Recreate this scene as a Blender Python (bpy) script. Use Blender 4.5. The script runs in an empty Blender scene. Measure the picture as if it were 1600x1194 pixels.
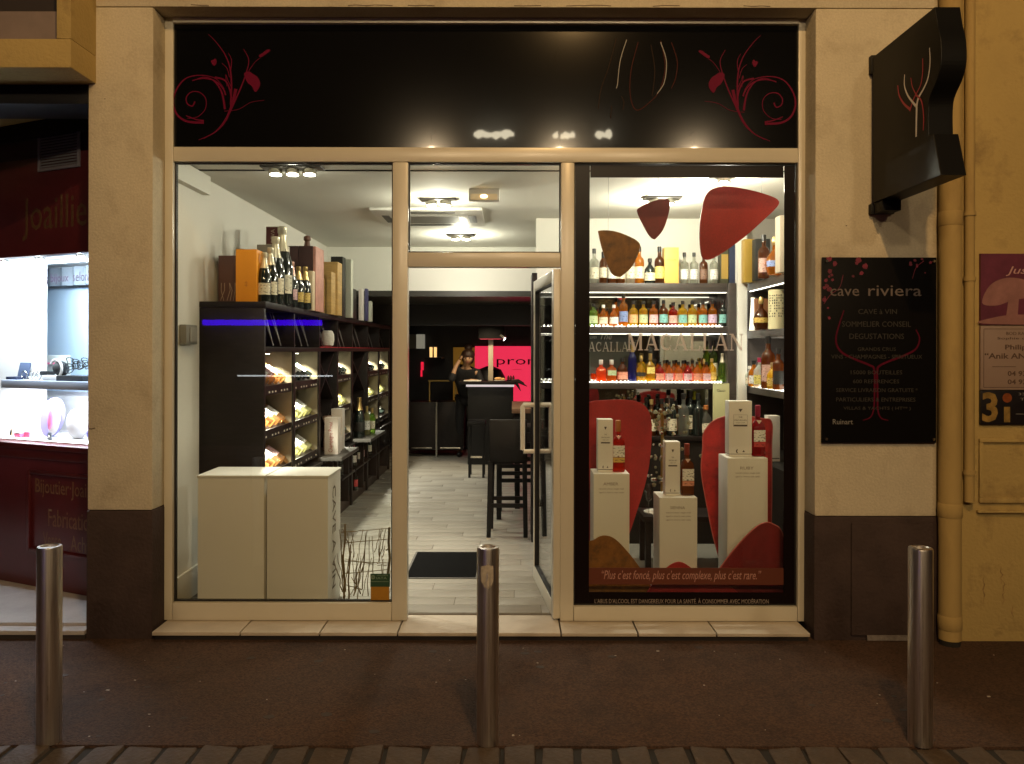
import bpy, bmesh, math, random
from mathutils import Vector, Matrix
random.seed(11)
R = math.radians
C = bpy.context.scene.collection
scene = bpy.context.scene

# ------------------------------------------------------------------ camera
cd = bpy.data.cameras.new('camera'); cam = bpy.data.objects.new('camera', cd); C.objects.link(cam)
cam.location = (0, 0, 1.61); cam.rotation_euler = (R(90), R(-0.12), 0)
cd.sensor_width = 36; cd.lens = 28.0; cd.shift_y = -0.0306; cd.clip_start = 0.05; cd.clip_end = 500
scene.camera = cam

# ------------------------------------------------------------------ night sky, exposure
w = bpy.data.worlds.new('World'); scene.world = w; w.use_nodes = True
nt = w.node_tree; bgn = nt.nodes['Background']
bgn.inputs['Color'].default_value = (0.55, 0.42, 0.40, 1); bgn.inputs['Strength'].default_value = 0.045
scene.view_settings.view_transform = 'Standard'; scene.view_settings.look = 'None'
scene.view_settings.exposure = 0; scene.view_settings.gamma = 1
scene.render.engine = 'CYCLES'
scene.cycles.use_denoising = True
scene.cycles.max_bounces = 8; scene.cycles.diffuse_bounces = 4; scene.cycles.glossy_bounces = 4
scene.cycles.transparent_max_bounces = 24
scene.cycles.sample_clamp_indirect = 4.0
scene.cycles.caustics_reflective = False; scene.cycles.caustics_refractive = False

STREET_W = 690; STREET_COL = (1.0, 0.59, 0.225)
STREET_POS = (0.74, -0.40, 5.95)
SHOP_COL = (1.0, 0.94, 0.77)

def lamp(name, typ, loc, power, col, size=0.1, rot=None, angle=None, blend=0.5, parent=None, sx=None):
    l = bpy.data.lights.new(name, typ); l.energy = power; l.color = col
    if typ == 'AREA':
        if sx: l.shape = 'RECTANGLE'; l.size = sx[0]; l.size_y = sx[1]
        else: l.shape = 'DISK'; l.size = size
    elif typ == 'SPOT':
        l.shadow_soft_size = size; l.spot_size = R(angle or 60); l.spot_blend = blend
    else: l.shadow_soft_size = size
    o = bpy.data.objects.new(name, l); C.objects.link(o); o.location = loc
    if rot: o.rotation_euler = rot
    if parent:
        o.parent = parent; o.location = Vector(loc) - BASE.get(parent.name, Vector((0,0,0)))
    return o

# ------------------------------------------------------------------ helpers
F = 1244.0
def X(px, Y): return (px - 800) * Y / F
def Z(py, Y): return 1.61 + (548 - py) * Y / F
BASE = {}
MATS = {}

def M(name, col, rough=.5, metal=0., var=0., scale=4., bump=0., bscale=60., spec=.5, coat=0., coatr=.1,
      emit=None, estr=0., stretch=(1,1,1), dark=None, dscale=3., damt=0., rvar=0., fine=0.):
    if name in MATS: return MATS[name]
    m = bpy.data.materials.new(name); m.use_nodes = True; MATS[name] = m
    n = m.node_tree.nodes; L = m.node_tree.links; b = n['Principled BSDF']
    b.inputs['Base Color'].default_value = (*col, 1); b.inputs['Roughness'].default_value = rough
    b.inputs['Metallic'].default_value = metal; b.inputs['Specular IOR Level'].default_value = spec
    b.inputs['Coat Weight'].default_value = coat; b.inputs['Coat Roughness'].default_value = coatr
    if emit: b.inputs['Emission Color'].default_value = (*emit, 1); b.inputs['Emission Strength'].default_value = estr
    if var or bump or dark or rvar:
        tc = n.new('ShaderNodeTexCoord'); mp = n.new('ShaderNodeMapping'); L.new(tc.outputs['Object'], mp.inputs[0])
        mp.inputs['Scale'].default_value = stretch
    if var:
        no = n.new('ShaderNodeTexNoise'); no.inputs['Scale'].default_value = scale; no.inputs['Detail'].default_value = 6
        no.inputs['Roughness'].default_value = .65
        L.new(mp.outputs[0], no.inputs['Vector'])
        cr = n.new('ShaderNodeValToRGB'); L.new(no.outputs[0], cr.inputs[0])
        cr.color_ramp.elements[0].position = .3; cr.color_ramp.elements[1].position = .7
        cr.color_ramp.elements[0].color = (*[c*(1-var) for c in col], 1)
        cr.color_ramp.elements[1].color = (*[min(1, c*(1+var)) for c in col], 1)
        out = cr.outputs[0]
        if dark:
            n2 = n.new('ShaderNodeTexNoise'); n2.inputs['Scale'].default_value = dscale; n2.inputs['Detail'].default_value = 8
            n2.inputs['Roughness'].default_value = .7
            L.new(mp.outputs[0], n2.inputs['Vector'])
            c2 = n.new('ShaderNodeValToRGB'); L.new(n2.outputs[0], c2.inputs[0])
            c2.color_ramp.elements[0].position = .52; c2.color_ramp.elements[1].position = .72
            c2.color_ramp.elements[0].color = (0,0,0,1); c2.color_ramp.elements[1].color = (damt,)*3 + (1,)
            mx = n.new('ShaderNodeMix'); mx.data_type = 'RGBA'
            L.new(c2.outputs[0], mx.inputs[0]); L.new(out, mx.inputs[6]); mx.inputs[7].default_value = (*dark, 1)
            out = mx.outputs[2]
        if fine:
            nf = n.new('ShaderNodeTexNoise'); nf.inputs['Scale'].default_value = 95; nf.inputs['Detail'].default_value = 3; L.new(tc.outputs['Object'], nf.inputs['Vector'])
            rf = n.new('ShaderNodeMapRange'); L.new(nf.outputs[0], rf.inputs[0]); rf.inputs[1].default_value = .3; rf.inputs[2].default_value = .7
            rf.inputs[3].default_value = 1-fine; rf.inputs[4].default_value = 1+fine
            mf = n.new('ShaderNodeVectorMath'); mf.operation = 'SCALE'; L.new(out, mf.inputs[0]); L.new(rf.outputs[0], mf.inputs['Scale']); out = mf.outputs[0]
        L.new(out, b.inputs['Base Color'])
        if rvar:
            mr = n.new('ShaderNodeMapRange'); L.new(no.outputs[0], mr.inputs[0])
            mr.inputs[1].default_value = .3; mr.inputs[2].default_value = .7
            mr.inputs[3].default_value = max(0, rough-rvar); mr.inputs[4].default_value = min(1, rough+rvar)
            L.new(mr.outputs[0], b.inputs['Roughness'])
    if bump:
        nb = n.new('ShaderNodeTexNoise'); nb.inputs['Scale'].default_value = bscale; nb.inputs['Detail'].default_value = 5
        L.new(mp.outputs[0], nb.inputs['Vector'])
        bp = n.new('ShaderNodeBump'); bp.inputs['Strength'].default_value = bump; bp.inputs['Distance'].default_value = .02
        L.new(nb.outputs[0], bp.inputs['Height']); L.new(bp.outputs[0], b.inputs['Normal'])
    return m

def schlick(n, L, k=1.0, f0=.04):
    """fresnel reflectance that is the same from both sides of a thin sheet"""
    ge = n.new('ShaderNodeNewGeometry'); d = n.new('ShaderNodeVectorMath'); d.operation = 'DOT_PRODUCT'
    L.new(ge.outputs['Normal'], d.inputs[0]); L.new(ge.outputs['Incoming'], d.inputs[1])
    a = n.new('ShaderNodeMath'); a.operation = 'ABSOLUTE'; L.new(d.outputs['Value'], a.inputs[0])
    b = n.new('ShaderNodeMath'); b.operation = 'SUBTRACT'; b.inputs[0].default_value = 1; L.new(a.outputs[0], b.inputs[1])
    p = n.new('ShaderNodeMath'); p.operation = 'POWER'; p.inputs[1].default_value = 5; L.new(b.outputs[0], p.inputs[0])
    m = n.new('ShaderNodeMath'); m.operation = 'MULTIPLY_ADD'; L.new(p.outputs[0], m.inputs[0]); m.inputs[1].default_value = (1-f0)*k; m.inputs[2].default_value = f0*k
    m.use_clamp = True
    return m
def M_glass(name, tint=(1,1,1), refl=1.0):
    if name in MATS: return MATS[name]
    m = bpy.data.materials.new(name); m.use_nodes = True; MATS[name] = m
    n = m.node_tree.nodes; L = m.node_tree.links; n.clear()
    o = n.new('ShaderNodeOutputMaterial'); t = n.new('ShaderNodeBsdfTransparent'); g = n.new('ShaderNodeBsdfGlossy')
    t.inputs[0].default_value = (*tint, 1); g.inputs['Roughness'].default_value = 0.0
    mu = schlick(n, L, refl)
    x = n.new('ShaderNodeMixShader'); L.new(mu.outputs[0], x.inputs[0]); L.new(t.outputs[0], x.inputs[1]); L.new(g.outputs[0], x.inputs[2])
    L.new(x.outputs[0], o.inputs[0]); return m

def M_liquor(name, col, trans=.66, rough=.03):
    """tinted bottle: part clear tint, part translucent glow, glossy skin"""
    if name in MATS: return MATS[name]
    m = bpy.data.materials.new(name); m.use_nodes = True; MATS[name] = m
    n = m.node_tree.nodes; L = m.node_tree.links; n.clear()
    o = n.new('ShaderNodeOutputMaterial'); t = n.new('ShaderNodeBsdfTransparent'); g = n.new('ShaderNodeBsdfGlossy')
    tr = n.new('ShaderNodeBsdfTranslucent'); df = n.new('ShaderNodeBsdfDiffuse')
    t.inputs[0].default_value = (*[c**.6 for c in col], 1); tr.inputs[0].default_value = (*[min(1, c*1.2) for c in col], 1)
    df.inputs[0].default_value = (*[c*.5 for c in col], 1); g.inputs['Roughness'].default_value = rough
    a = n.new('ShaderNodeMixShader'); a.inputs[0].default_value = .28; L.new(tr.outputs[0], a.inputs[1]); L.new(df.outputs[0], a.inputs[2])
    b = n.new('ShaderNodeMixShader'); b.inputs[0].default_value = trans; L.new(a.outputs[0], b.inputs[1]); L.new(t.outputs[0], b.inputs[2])
    fr = schlick(n, L)
    x = n.new('ShaderNodeMixShader'); L.new(fr.outputs[0], x.inputs[0]); L.new(b.outputs[0], x.inputs[1]); L.new(g.outputs[0], x.inputs[2])
    L.new(x.outputs[0], o.inputs[0]); return m

def M_film(name, col, alpha, rough=.4):
    if name in MATS: return MATS[name]
    m = M(name, col, rough); m.node_tree.nodes['Principled BSDF'].inputs['Alpha'].default_value = alpha; return m

def M_emit(name, col, s):
    if name in MATS: return MATS[name]
    m = bpy.data.materials.new(name); m.use_nodes = True; MATS[name] = m
    n = m.node_tree.nodes; n.clear(); o = n.new('ShaderNodeOutputMaterial'); e = n.new('ShaderNodeEmission')
    e.inputs[0].default_value = (*col, 1); e.inputs[1].default_value = s
    m.node_tree.links.new(e.outputs[0], o.inputs[0]); return m

class G:
    def __init__(s): s.v = []; s.f = []; s.m = []
    def add(s, vs, fs, m=0):
        k = len(s.v); s.v += [tuple(p) for p in vs]; s.f += [tuple(i+k for i in q) for q in fs]; s.m += [m]*len(fs); return s
    def box(s, x0, x1, y0, y1, z0, z1, m=0):
        if x0 > x1: x0, x1 = x1, x0
        if y0 > y1: y0, y1 = y1, y0
        if z0 > z1: z0, z1 = z1, z0
        return s.add([(x0,y0,z0),(x1,y0,z0),(x1,y1,z0),(x0,y1,z0),(x0,y0,z1),(x1,y0,z1),(x1,y1,z1),(x0,y1,z1)],
                     [(0,3,2,1),(4,5,6,7),(0,1,5,4),(1,2,6,5),(2,3,7,6),(3,0,4,7)], m)
    def prism(s, pts, ax, a0, a1, m=0):
        def P(u, v, a): return (u, a, v) if ax == 'y' else ((a, u, v) if ax == 'x' else (u, v, a))
        n = len(pts); vs = [P(u,v,a0) for u,v in pts] + [P(u,v,a1) for u,v in pts]
        fs = [tuple(range(n)), tuple(range(2*n-1, n-1, -1))] + [(i, i+n, (i+1)%n+n, (i+1)%n) for i in range(n)]
        return s.add(vs, fs, m)
    def lathe(s, prof, c=(0,0,0), n=16, m=0, cap=True, sq=None):
        vs = []; fs = []; k = len(prof)
        for r, z in prof:
            for i in range(n):
                a = 2*math.pi*i/n; ca, sa = math.cos(a), math.sin(a)
                if sq:
                    q = (abs(ca)**sq + abs(sa)**sq)**(-1/sq); ca *= q; sa *= q
                vs.append((c[0]+r*ca, c[1]+r*sa, c[2]+z))
        for j in range(k-1):
            for i in range(n): fs.append((j*n+i, j*n+(i+1)%n, (j+1)*n+(i+1)%n, (j+1)*n+i))
        if cap: fs += [tuple(range(n-1,-1,-1)), tuple((k-1)*n+i for i in range(n))]
        return s.add(vs, fs, m)
    def tube(s, path, r, n=8, m=0):
        P = [Vector(p) for p in path]; k = len(P); rr = r if isinstance(r, (list,tuple)) else [r]*k
        vs = []; fs = []; up = Vector((0.12,0.31,.94)).normalized()
        for j in range(k):
            d = (P[min(j+1,k-1)] - P[max(j-1,0)]).normalized()
            a = d.cross(up)
            if a.length < .05: a = d.cross(Vector((1,0,0)))
            a.normalize(); b = a.cross(d)
            for i in range(n):
                t = 2*math.pi*i/n; vs.append(P[j] + (a*math.cos(t) + b*math.sin(t))*rr[j])
        for j in range(k-1):
            for i in range(n): fs.append((j*n+i, (j+1)*n+i, (j+1)*n+(i+1)%n, j*n+(i+1)%n))
        fs += [tuple(range(n)), tuple((k-1)*n+i for i in range(n-1,-1,-1))]
        return s.add(vs, fs, m)
    def ribbon(s, pts, wd, y, t=.0012, m=0):
        """flat painted stroke in the x-z plane, front at y, thickness t"""
        k = len(pts); vs = []; fs = []
        ws = wd if isinstance(wd, (list,tuple)) else [wd]*k
        for j in range(k):
            a = pts[max(j-1,0)]; b = pts[min(j+1,k-1)]; dx, dz = b[0]-a[0], b[1]-a[1]; l = math.hypot(dx,dz) or 1
            nx, nz = -dz/l*ws[j]/2, dx/l*ws[j]/2
            for yy in (y, y+t): vs += [(pts[j][0]+nx, yy, pts[j][1]+nz), (pts[j][0]-nx, yy, pts[j][1]-nz)]
        for j in range(k-1):
            o = 4*j; fs += [(o,o+1,o+5,o+4),(o+2,o+6,o+7,o+3),(o,o+4,o+6,o+2),(o+1,o+3,o+7,o+5)]
        return s.add(vs, fs, m)
    def ball(s, c, r, m=0, seg=10, rings=7, sc=(1,1,1)):
        prof = []
        vs = []; fs = []
        for j in range(rings+1):
            t = math.pi*j/rings
            for i in range(seg):
                a = 2*math.pi*i/seg
                vs.append((c[0]+r*sc[0]*math.sin(t)*math.cos(a), c[1]+r*sc[1]*math.sin(t)*math.sin(a), c[2]-r*sc[2]*math.cos(t)))
        for j in range(rings):
            for i in range(seg): fs.append((j*seg+i, j*seg+(i+1)%seg, (j+1)*seg+(i+1)%seg, (j+1)*seg+i))
        return s.add(vs, fs, m)
    def xf(s, mat, start=0):
        for i in range(start, len(s.v)): s.v[i] = tuple(mat @ Vector(s.v[i]))
        return s
    def text(s, body, x0, x1, z0, z1, y, m=0, shear=0., off=0., t=.0008, mono=False):
        """lettering filling the rectangle x0..x1, z0..z1 (cap box) on the plane y, reading towards -y"""
        cu = bpy.data.curves.new('t', 'FONT'); cu.body = body; cu.size = 1; cu.shear = shear; cu.offset = off; cu.resolution_u = 2
        cu.extrude = .5
        o = bpy.data.objects.new('t', cu); C.objects.link(o)
        bpy.context.view_layer.update()
        me = bpy.data.meshes.new_from_object(o.evaluated_get(bpy.context.evaluated_depsgraph_get()))
        xs = [v.co.x for v in me.vertices]; ys = [v.co.y for v in me.vertices]
        if xs:
            ax, bx = min(xs), max(xs); ay, by = min(ys), max(ys)
            vs = [(x0 + (v.co.x-ax)/(bx-ax)*(x1-x0), y + (0 if v.co.z > 0 else t), z0 + (v.co.y-ay)/(by-ay)*(z1-z0)) for v in me.vertices]
            s.add(vs, [tuple(p.vertices) for p in me.polygons], m)
        C.objects.unlink(o); bpy.data.objects.remove(o); bpy.data.meshes.remove(me); bpy.data.curves.remove(cu)
        return s
    def mesh(s, mats, bev=0., smooth=True, base=Vector((0,0,0)), ang=.6, name='m'):
        me = bpy.data.meshes.new(name)
        me.from_pydata([tuple(Vector(p)-base) for p in s.v], [], s.f)
        for mt in (mats if isinstance(mats, (list,tuple)) else [mats]): me.materials.append(mt)
        me.polygons.foreach_set('material_index', s.m)
        bm = bmesh.new(); bm.from_mesh(me)
        bmesh.ops.recalc_face_normals(bm, faces=bm.faces)
        if bev:
            es = [e for e in bm.edges if len(e.link_faces) == 2 and e.calc_face_angle(0) > .5]
            bmesh.ops.bevel(bm, geom=es, offset=bev, segments=2, affect='EDGES', profile=.6)
        bm.to_mesh(me); bm.free()
        if smooth:
            me.polygons.foreach_set('use_smooth', [True]*len(me.polygons))
            me.set_sharp_from_angle(angle=ang)
        me.update(); return me
    def build(s, name, mats, parent=None, bev=0., smooth=True, loc=None, ang=.6):
        """world-space geometry -> one object; its origin goes to loc (or to its thing's base)"""
        if parent is not None: b = BASE[parent.name]
        elif loc is not None: b = Vector(loc)
        else:
            xs = [p[0] for p in s.v]; ys = [p[1] for p in s.v]; zs = [p[2] for p in s.v]
            b = Vector(((min(xs)+max(xs))/2, (min(ys)+max(ys))/2, min(zs)))
        o = bpy.data.objects.new(name, s.mesh(mats, bev, smooth, b, ang, name)); C.objects.link(o)
        BASE[o.name] = b
        if parent is not None: o.parent = parent
        else: o.location = b
        return o

def tag(o, label, cat, group=None, kind=None):
    if label: o['label'] = label
    if cat: o['category'] = cat
    if group: o['group'] = group
    if kind: o['kind'] = kind
    return o
def thing(name, label, cat, loc=(0,0,0), group=None, rz=0):
    """an Empty at the base; parts authored in world space, or in local space when rz is given"""
    o = bpy.data.objects.new(name, None); C.objects.link(o); o.empty_display_size = .1
    o.location = loc; BASE[o.name] = Vector(loc)
    if rz: o.rotation_euler = (0,0,rz); BASE[o.name] = Vector((0,0,0))
    return tag(o, label, cat, group)
def struct(o): o['kind'] = 'structure'; return o
def add_child(name, me, parent, loc=None):
    o = bpy.data.objects.new(name, me); C.objects.link(o); o.parent = parent; BASE[o.name] = Vector((0,0,0))
    if loc is not None: o.location = loc
    return o
def spline(P, n=8, closed=False):
    k = len(P); out = []
    rng = range(k if closed else k-1)
    for i in rng:
        p0 = P[(i-1)%k] if closed or i > 0 else P[i]; p1 = P[i]; p2 = P[(i+1)%k]; p3 = P[(i+2)%k] if closed or i+2 < k else p2
        for j in range(n):
            t = j/n
            out.append(tuple(.5*((2*b) + (c-a)*t + (2*a-5*b+4*c-d)*t*t + (3*b-a-3*c+d)*t**3) for a,b,c,d in zip(p0,p1,p2,p3)))
    if not closed: out.append(tuple(P[-1]))
    return out
ORD = ['first','second','third','fourth','fifth','sixth','seventh','eighth','ninth','tenth','eleventh','twelfth','thirteenth','fourteenth','fifteenth','sixteenth']

# ------------------------------------------------------------------ materials
plaster = M('cream_plaster', (.56,.50,.37), .88, var=.10, scale=2.2, bump=.25, bscale=70, fine=.07, dark=(.30,.23,.15), dscale=2.6, damt=.6)
plaster_y = M('yellow_plaster', (.43,.315,.115), .85, var=.12, scale=1.6, bump=.3, bscale=50, dark=(.12,.07,.03), dscale=3.2, damt=.7)
dado = M('brown_dado_paint', (.050,.033,.030), .8, var=.25, scale=5, bump=.3, bscale=50, spec=.3)
frame_m = M('cream_lacquered_metal', (.60,.565,.46), .40, spec=.45, coat=.8, coatr=.24, var=.03, scale=3)
black_gloss = M('black_gloss_sheet', (.004,.004,.0045), .13, spec=.14, coat=.5, coatr=.025)
black_mat = M('black_paint', (.007,.0065,.006), .5, var=.2, scale=6, spec=.22)
black_wood = M('black_brown_wood', (.011,.008,.0075), .45, spec=.22, var=.35, scale=8, stretch=(1,1,6))
taupe = M('taupe_liner', (.20,.165,.105), .75, var=.08)
white_wall = M('white_wall_paint', (.74,.72,.65), .8, var=.02, scale=2)
white_ceil = M('white_ceiling_paint', (.76,.75,.68), .85, var=.015)
white_lac = M('white_lacquer', (.72,.70,.64), .45, var=.015, scale=3)
white_card = M('white_card', (.78,.75,.70), .55)
steel = M('brushed_steel', (.66,.63,.60), .33, metal=1, var=.16, scale=9, stretch=(18,18,.25), rvar=.08)
chrome = M('polished_metal', (.6,.57,.5), .18, metal=1)
gold_metal = M('gold_metal', (.55,.38,.12), .28, metal=1)
asphalt = M('dark_asphalt', (.062,.034,.022), .85, spec=.3, var=.28, scale=1.7, bump=.6, bscale=120, fine=.45, dark=(.030,.017,.012), dscale=2.3, damt=.9, rvar=.12)
setts_m = M('kerb_stone', (.060,.040,.026), .75, var=.35, scale=9, bump=.6, bscale=35)
joint_m = M('dark_joint', (.012,.010,.008), .9)
tile_m = M('cream_step_tile', (.50,.44,.36), .55, var=.10, scale=7, bump=.08, bscale=40)
stone_step = M('pale_step_stone', (.36,.34,.33), .7, var=.15, scale=4, bump=.2)
floor_m = M('pale_floor_plank', (.25,.233,.196), .42, var=.045, scale=3, stretch=(1,6,1), bump=.03, bscale=40)
floor_m2 = M('pale_floor_plank_grey', (.228,.212,.178), .45, var=.045, scale=3, stretch=(1,6,1), bump=.03, bscale=40)
grout = M('floor_joint', (.17,.152,.125), .8)
crimson = M('crimson_print', (.13,.003,.026), .6, spec=.1)
darkred_print = M('dark_red_print', (.06,.010,.006), .6, spec=.1)
brown_print = M('brown_print', (.025,.012,.006), .6, spec=.1)
white_print = M('white_print', (.62,.60,.58), .5)
grey_print = M('grey_print', (.22,.21,.20), .5)
dim_print = M('dim_print', (.05,.046,.042), .6, spec=.1)
dark_print = M('dark_print', (.03,.025,.022), .6)
glass = M_glass('window_glass', (.96,.975,.955), 1.15)
vinyl = M('black_vinyl', (.007,.004,.004), .3, spec=.14)
band_m = M_film('maroon_vinyl', (.13,.038,.022), .88, .35)
letter_film = M_film('frosted_letter_film', (.80,.76,.80), .70, .4)
led = M_emit('led_white', (1.0,.93,.78), 9)
led_dot = M_emit('led_dot', (1.0,.95,.85), 14)
# ================================================================== SETTING: street, pavement, kerb
g = G(); g.box(-60, 60, -40, 3.09, -.30, -.10); struct(g.build('road', asphalt, smooth=False))
g = G(); g.box(-160, 160, -160, 160, -.60, -.31); struct(g.build('ground', asphalt, smooth=False))
g = G(); g.box(-30, 30, 3.245, 5.6, -.3, 0); struct(g.build('pavement', asphalt, smooth=False))
g = G(); g.box(-30, 30, 3.09, 3.245, -.3, -.012); kerb = struct(g.build('kerb', joint_m, smooth=False, loc=(0,3.09,0)))
sett_meshes = []
for k in range(5):
    q = G(); wd = .138 + random.uniform(-.012,.008); j = lambda: random.uniform(-.009,.009)
    q.box(-wd/2, wd/2, 0, .148, -.06, 0)
    q.v = [(x+j(), y+j()*.6, z + (j()*.8 if z > -.01 else 0)) for x,y,z in q.v]
    sett_meshes.append(q.mesh(setts_m, bev=.012, name='sett'))
x = -2.55
while x < 2.6:
    o = add_child('sett', random.choice(sett_meshes), kerb, (x, .003, random.uniform(-.006,.002)))
    o.rotation_euler = (random.uniform(-.02,.02), random.uniform(-.02,.02), random.uniform(-.05,.05)); x += .152
g = G()
for s in (-1, 1): g.box(s*2.62, s*16, 3.095, 3.243, -.05, -.002)
o = g.build('sett_run', setts_m, kerb); o['kind'] = 'stuff'
g = G()                                              # scraps of litter and grit on the pavement
for k in range(46):
    x = random.uniform(-2.6,2.8); y = random.uniform(3.3,4.36); s = random.choice([.003,.004,.005,.008])
    g.box(x, x+s*random.uniform(1,2.5), y, y+s, .0004, .0004+s*.35)
tag(g.build('litter', [M('litter_paper', (.42,.38,.33), .8)]), 'pale specks of grit and paper scattered over the asphalt', 'litter', kind='stuff')

g = G(); rg = random.Random(21)                      # old gum and drips trodden flat
for k in range(60):
    x = rg.uniform(-2.6,2.9); y = rg.uniform(3.28,4.38); r_ = rg.choice([.006,.009,.012,.018,.026]); n = 9; ph = rg.random()
    pts = [(x+r_*rg.uniform(.7,1.15)*math.cos(6.283*i/n), y+r_*rg.uniform(.5,.9)*math.sin(6.283*i/n)) for i in range(n)]
    g.prism(pts, 'z', .0003, .0012+.0001*(k % 5))
tag(g.build('gum_spot', M('flat_gum', (.030,.018,.013), .7), smooth=False), 'dark flattened gum spots and drips dotted over the asphalt', 'gum spots', kind='stuff')
# ------------------------------------------------------------------ shop building
bld = thing('shop_building', 'cream plastered building front with brown painted base, framing the wine shop window', 'building', (-2.0, 4.443, 0))
YP, YF = 4.443, 4.59
def pillar(x0, x1, zd):
    g = G(); g.box(x0, x1, YP, 4.70, zd, 3.524); g.build('wall', plaster, bld, bev=.012)
    g = G(); g.box(x0-.004, x1+.004, YP-.005, 4.70, -.02, zd-.001); g.build('painted_base', dado, bld, bev=.012)
pillar(-2.368, -2.005, .715); pillar(1.69, 2.372, .69)
crk = M('crack_shadow', (.12,.09,.06), .9)
for pts, w_ in (([(-2.36,1.17),(-2.345,1.168),(-2.325,1.173)],.006),([(-2.275,3.012),(-2.272,3.008)],.006),([(1.86,2.31),(1.868,2.312)],.005)):
    g = G(); g.ribbon(pts, w_, YP-.0008, .0007); g.build('crack', crk, bld, smooth=False)
rc = random.Random(31)
for k in range(7):
    x = -1.6+.5*k+rc.uniform(-.2,.2); g = G(); g.ribbon([(x+.05*i, 3.532+rc.uniform(0,.006)) for i in range(rc.choice([3,4,6]))], [.003]*0 or .0045, YP-.0008, .0007); g.build('crack', crk, bld, smooth=False)
g = G(); g.box(-2.368, 2.372, YP, 5.2, 3.526, 7.5); g.build('lintel', plaster, bld, bev=.006)
g = G(); g.box(1.89, 2.34, YP-.017, YP-.006, .03, .655); g.build('hatch', dado, bld, bev=.003)
g = G(); g.box(1.975, 2.225, YP-.024, YP-.018, .005, .034); g.build('hatch_foot', M('worn_lead', (.16,.14,.13), .7, var=.4, scale=30), bld)
# jeweller-side lintel: a box standing forward of the pillar, with a sunk panel
g = G()
g.box(-7, -2.324, 4.19, 5.9, 3.095, 3.246); g.box(-2.40, -2.324, 4.19, 5.9, 3.247, 7.5)
g.box(-7, -2.401, 4.29, 5.9, 3.247, 3.42); g.box(-7, -2.401, 4.36, 5.9, 3.421, 7.5)
g.build('neighbour_lintel', plaster_y, bld, bev=.004)
g = G(); g.box(-7, -2.42, 4.262, 4.286, 3.262, 3.42); g.build('sunk_panel', M('grey_brown_render', (.22,.17,.15), .85, var=.15, scale=4), bld)
g = G(); g.box(-7, -2.42, 4.33, 4.355, 3.43, 4.2); g.build('roller_shutter', M('dark_shutter', (.03,.022,.02), .6), bld)
g = G(); g.box(-7, -2.376, 4.455, 4.75, 2.985, 3.093); g.build('shutter_box', black_mat, bld, bev=.004)
# right-hand neighbour
nb = thing('neighbour_building', 'yellow plastered house front with rust streaks at the right edge', 'building', (2.45, 4.43, 0))
g = G(); g.box(2.376, 8, 4.43, 5.4, -.02, 8); g.build('wall', plaster_y, nb, bev=.004)
g = G()
xa = X(1530, 4.42); zb, zt = Z(784, 4.42), Z(684, 4.42)
g.box(xa, 3.6, 4.412, 4.428, zb, zb+.03); g.box(xa, 3.6, 4.412, 4.428, zt-.02, zt); g.box(xa, xa+.02, 4.412, 4.428, zb+.031, zt-.021)
g.box(xa-.012, 3.6, 4.404, 4.428, zb-.055, zb-.04)
g.build('panel_moulding', plaster_y, nb, bev=.004)
# streaks and scars low on the plaster
rust = M('rust_brown', (.30,.20,.075), .9, var=.5, scale=25)
for k in range(8):
    x = random.uniform(2.58, 3.0); z0 = random.uniform(.05,.40); h = random.uniform(.06,.22)
    pts = [(x+random.uniform(-.008,.008), z0+h*t/6) for t in range(7)]
    g = G(); g.ribbon(pts, [.002,.006,.008,.009,.007,.004,.0015], 4.4288-.0009*(k%5)-.001, .0005); g.build('rust_streak', rust, nb)
# downpipes
dp = thing('drainpipe', 'fat cream painted drainpipe with collars in the corner right of the menu board', 'drainpipe', (2.447, 4.36, 0))
g = G(); g.lathe([(.058,.03),(.058,.70),(.058,1.0),(.057,3.0),(.057,7)], (2.412,4.383,0), 20); g.build('pipe', M('cream_pipe_paint', (.39,.275,.10), .85, var=.12, scale=4, stretch=(1,1,.3), dark=(.2,.12,.05), dscale=5, damt=.5), dp)
for z in (.70, .085, 2.3):
    g = G(); g.lathe([(.0585,z),(.062,z+.006),(.062,z+.07),(.0585,z+.078)], (2.412,4.383,0), 20); g.build('collar', MATS['cream_pipe_paint'], dp)
g = G(); g.lathe([(.054,-.005),(.054,.03)], (2.412,4.383,0), 20); g.build('outlet', joint_m, dp)
tp = thing('thin_pipe', 'thin cream pipe clipped to the yellow wall beside the fat drainpipe', 'pipe', (2.572, 4.395, 0))
g = G(); g.lathe([(.026,.78),(.026,6)], (2.528,4.402,0), 14); g.build('pipe', MATS['cream_pipe_paint'], tp)
for z in (.93, 2.0, 2.36):
    g = G(); g.lathe([(.032,z),(.032,z+.022)], (2.528,4.402,0), 14); g.box(2.521,2.536,4.405,4.4299,z,z+.02); g.build('clip', MATS['cream_pipe_paint'], tp)

# ------------------------------------------------------------------ door step
ds = thing('door_step', 'low tiled step running under the whole shop window', 'step', (-.2, 4.5, 0))
g = G(); g.box(-1.98, 1.65, 4.425, 4.70, -.02, .030); g.build('riser', M('dark_riser', (.028,.020,.017), .8), ds)
xs = [-1.99, -1.50, -1.06, -.63, -.145, .275, .70, 1.135, 1.655]
for a, b in zip(xs[:-1], xs[1:]):
    q = G(); e = random.uniform(-.0015,.0015); q.box(a+.004, b-.004, 4.40, 4.70, .031, .05+e); q.build('tile', tile_m, ds, bev=.003)

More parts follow.
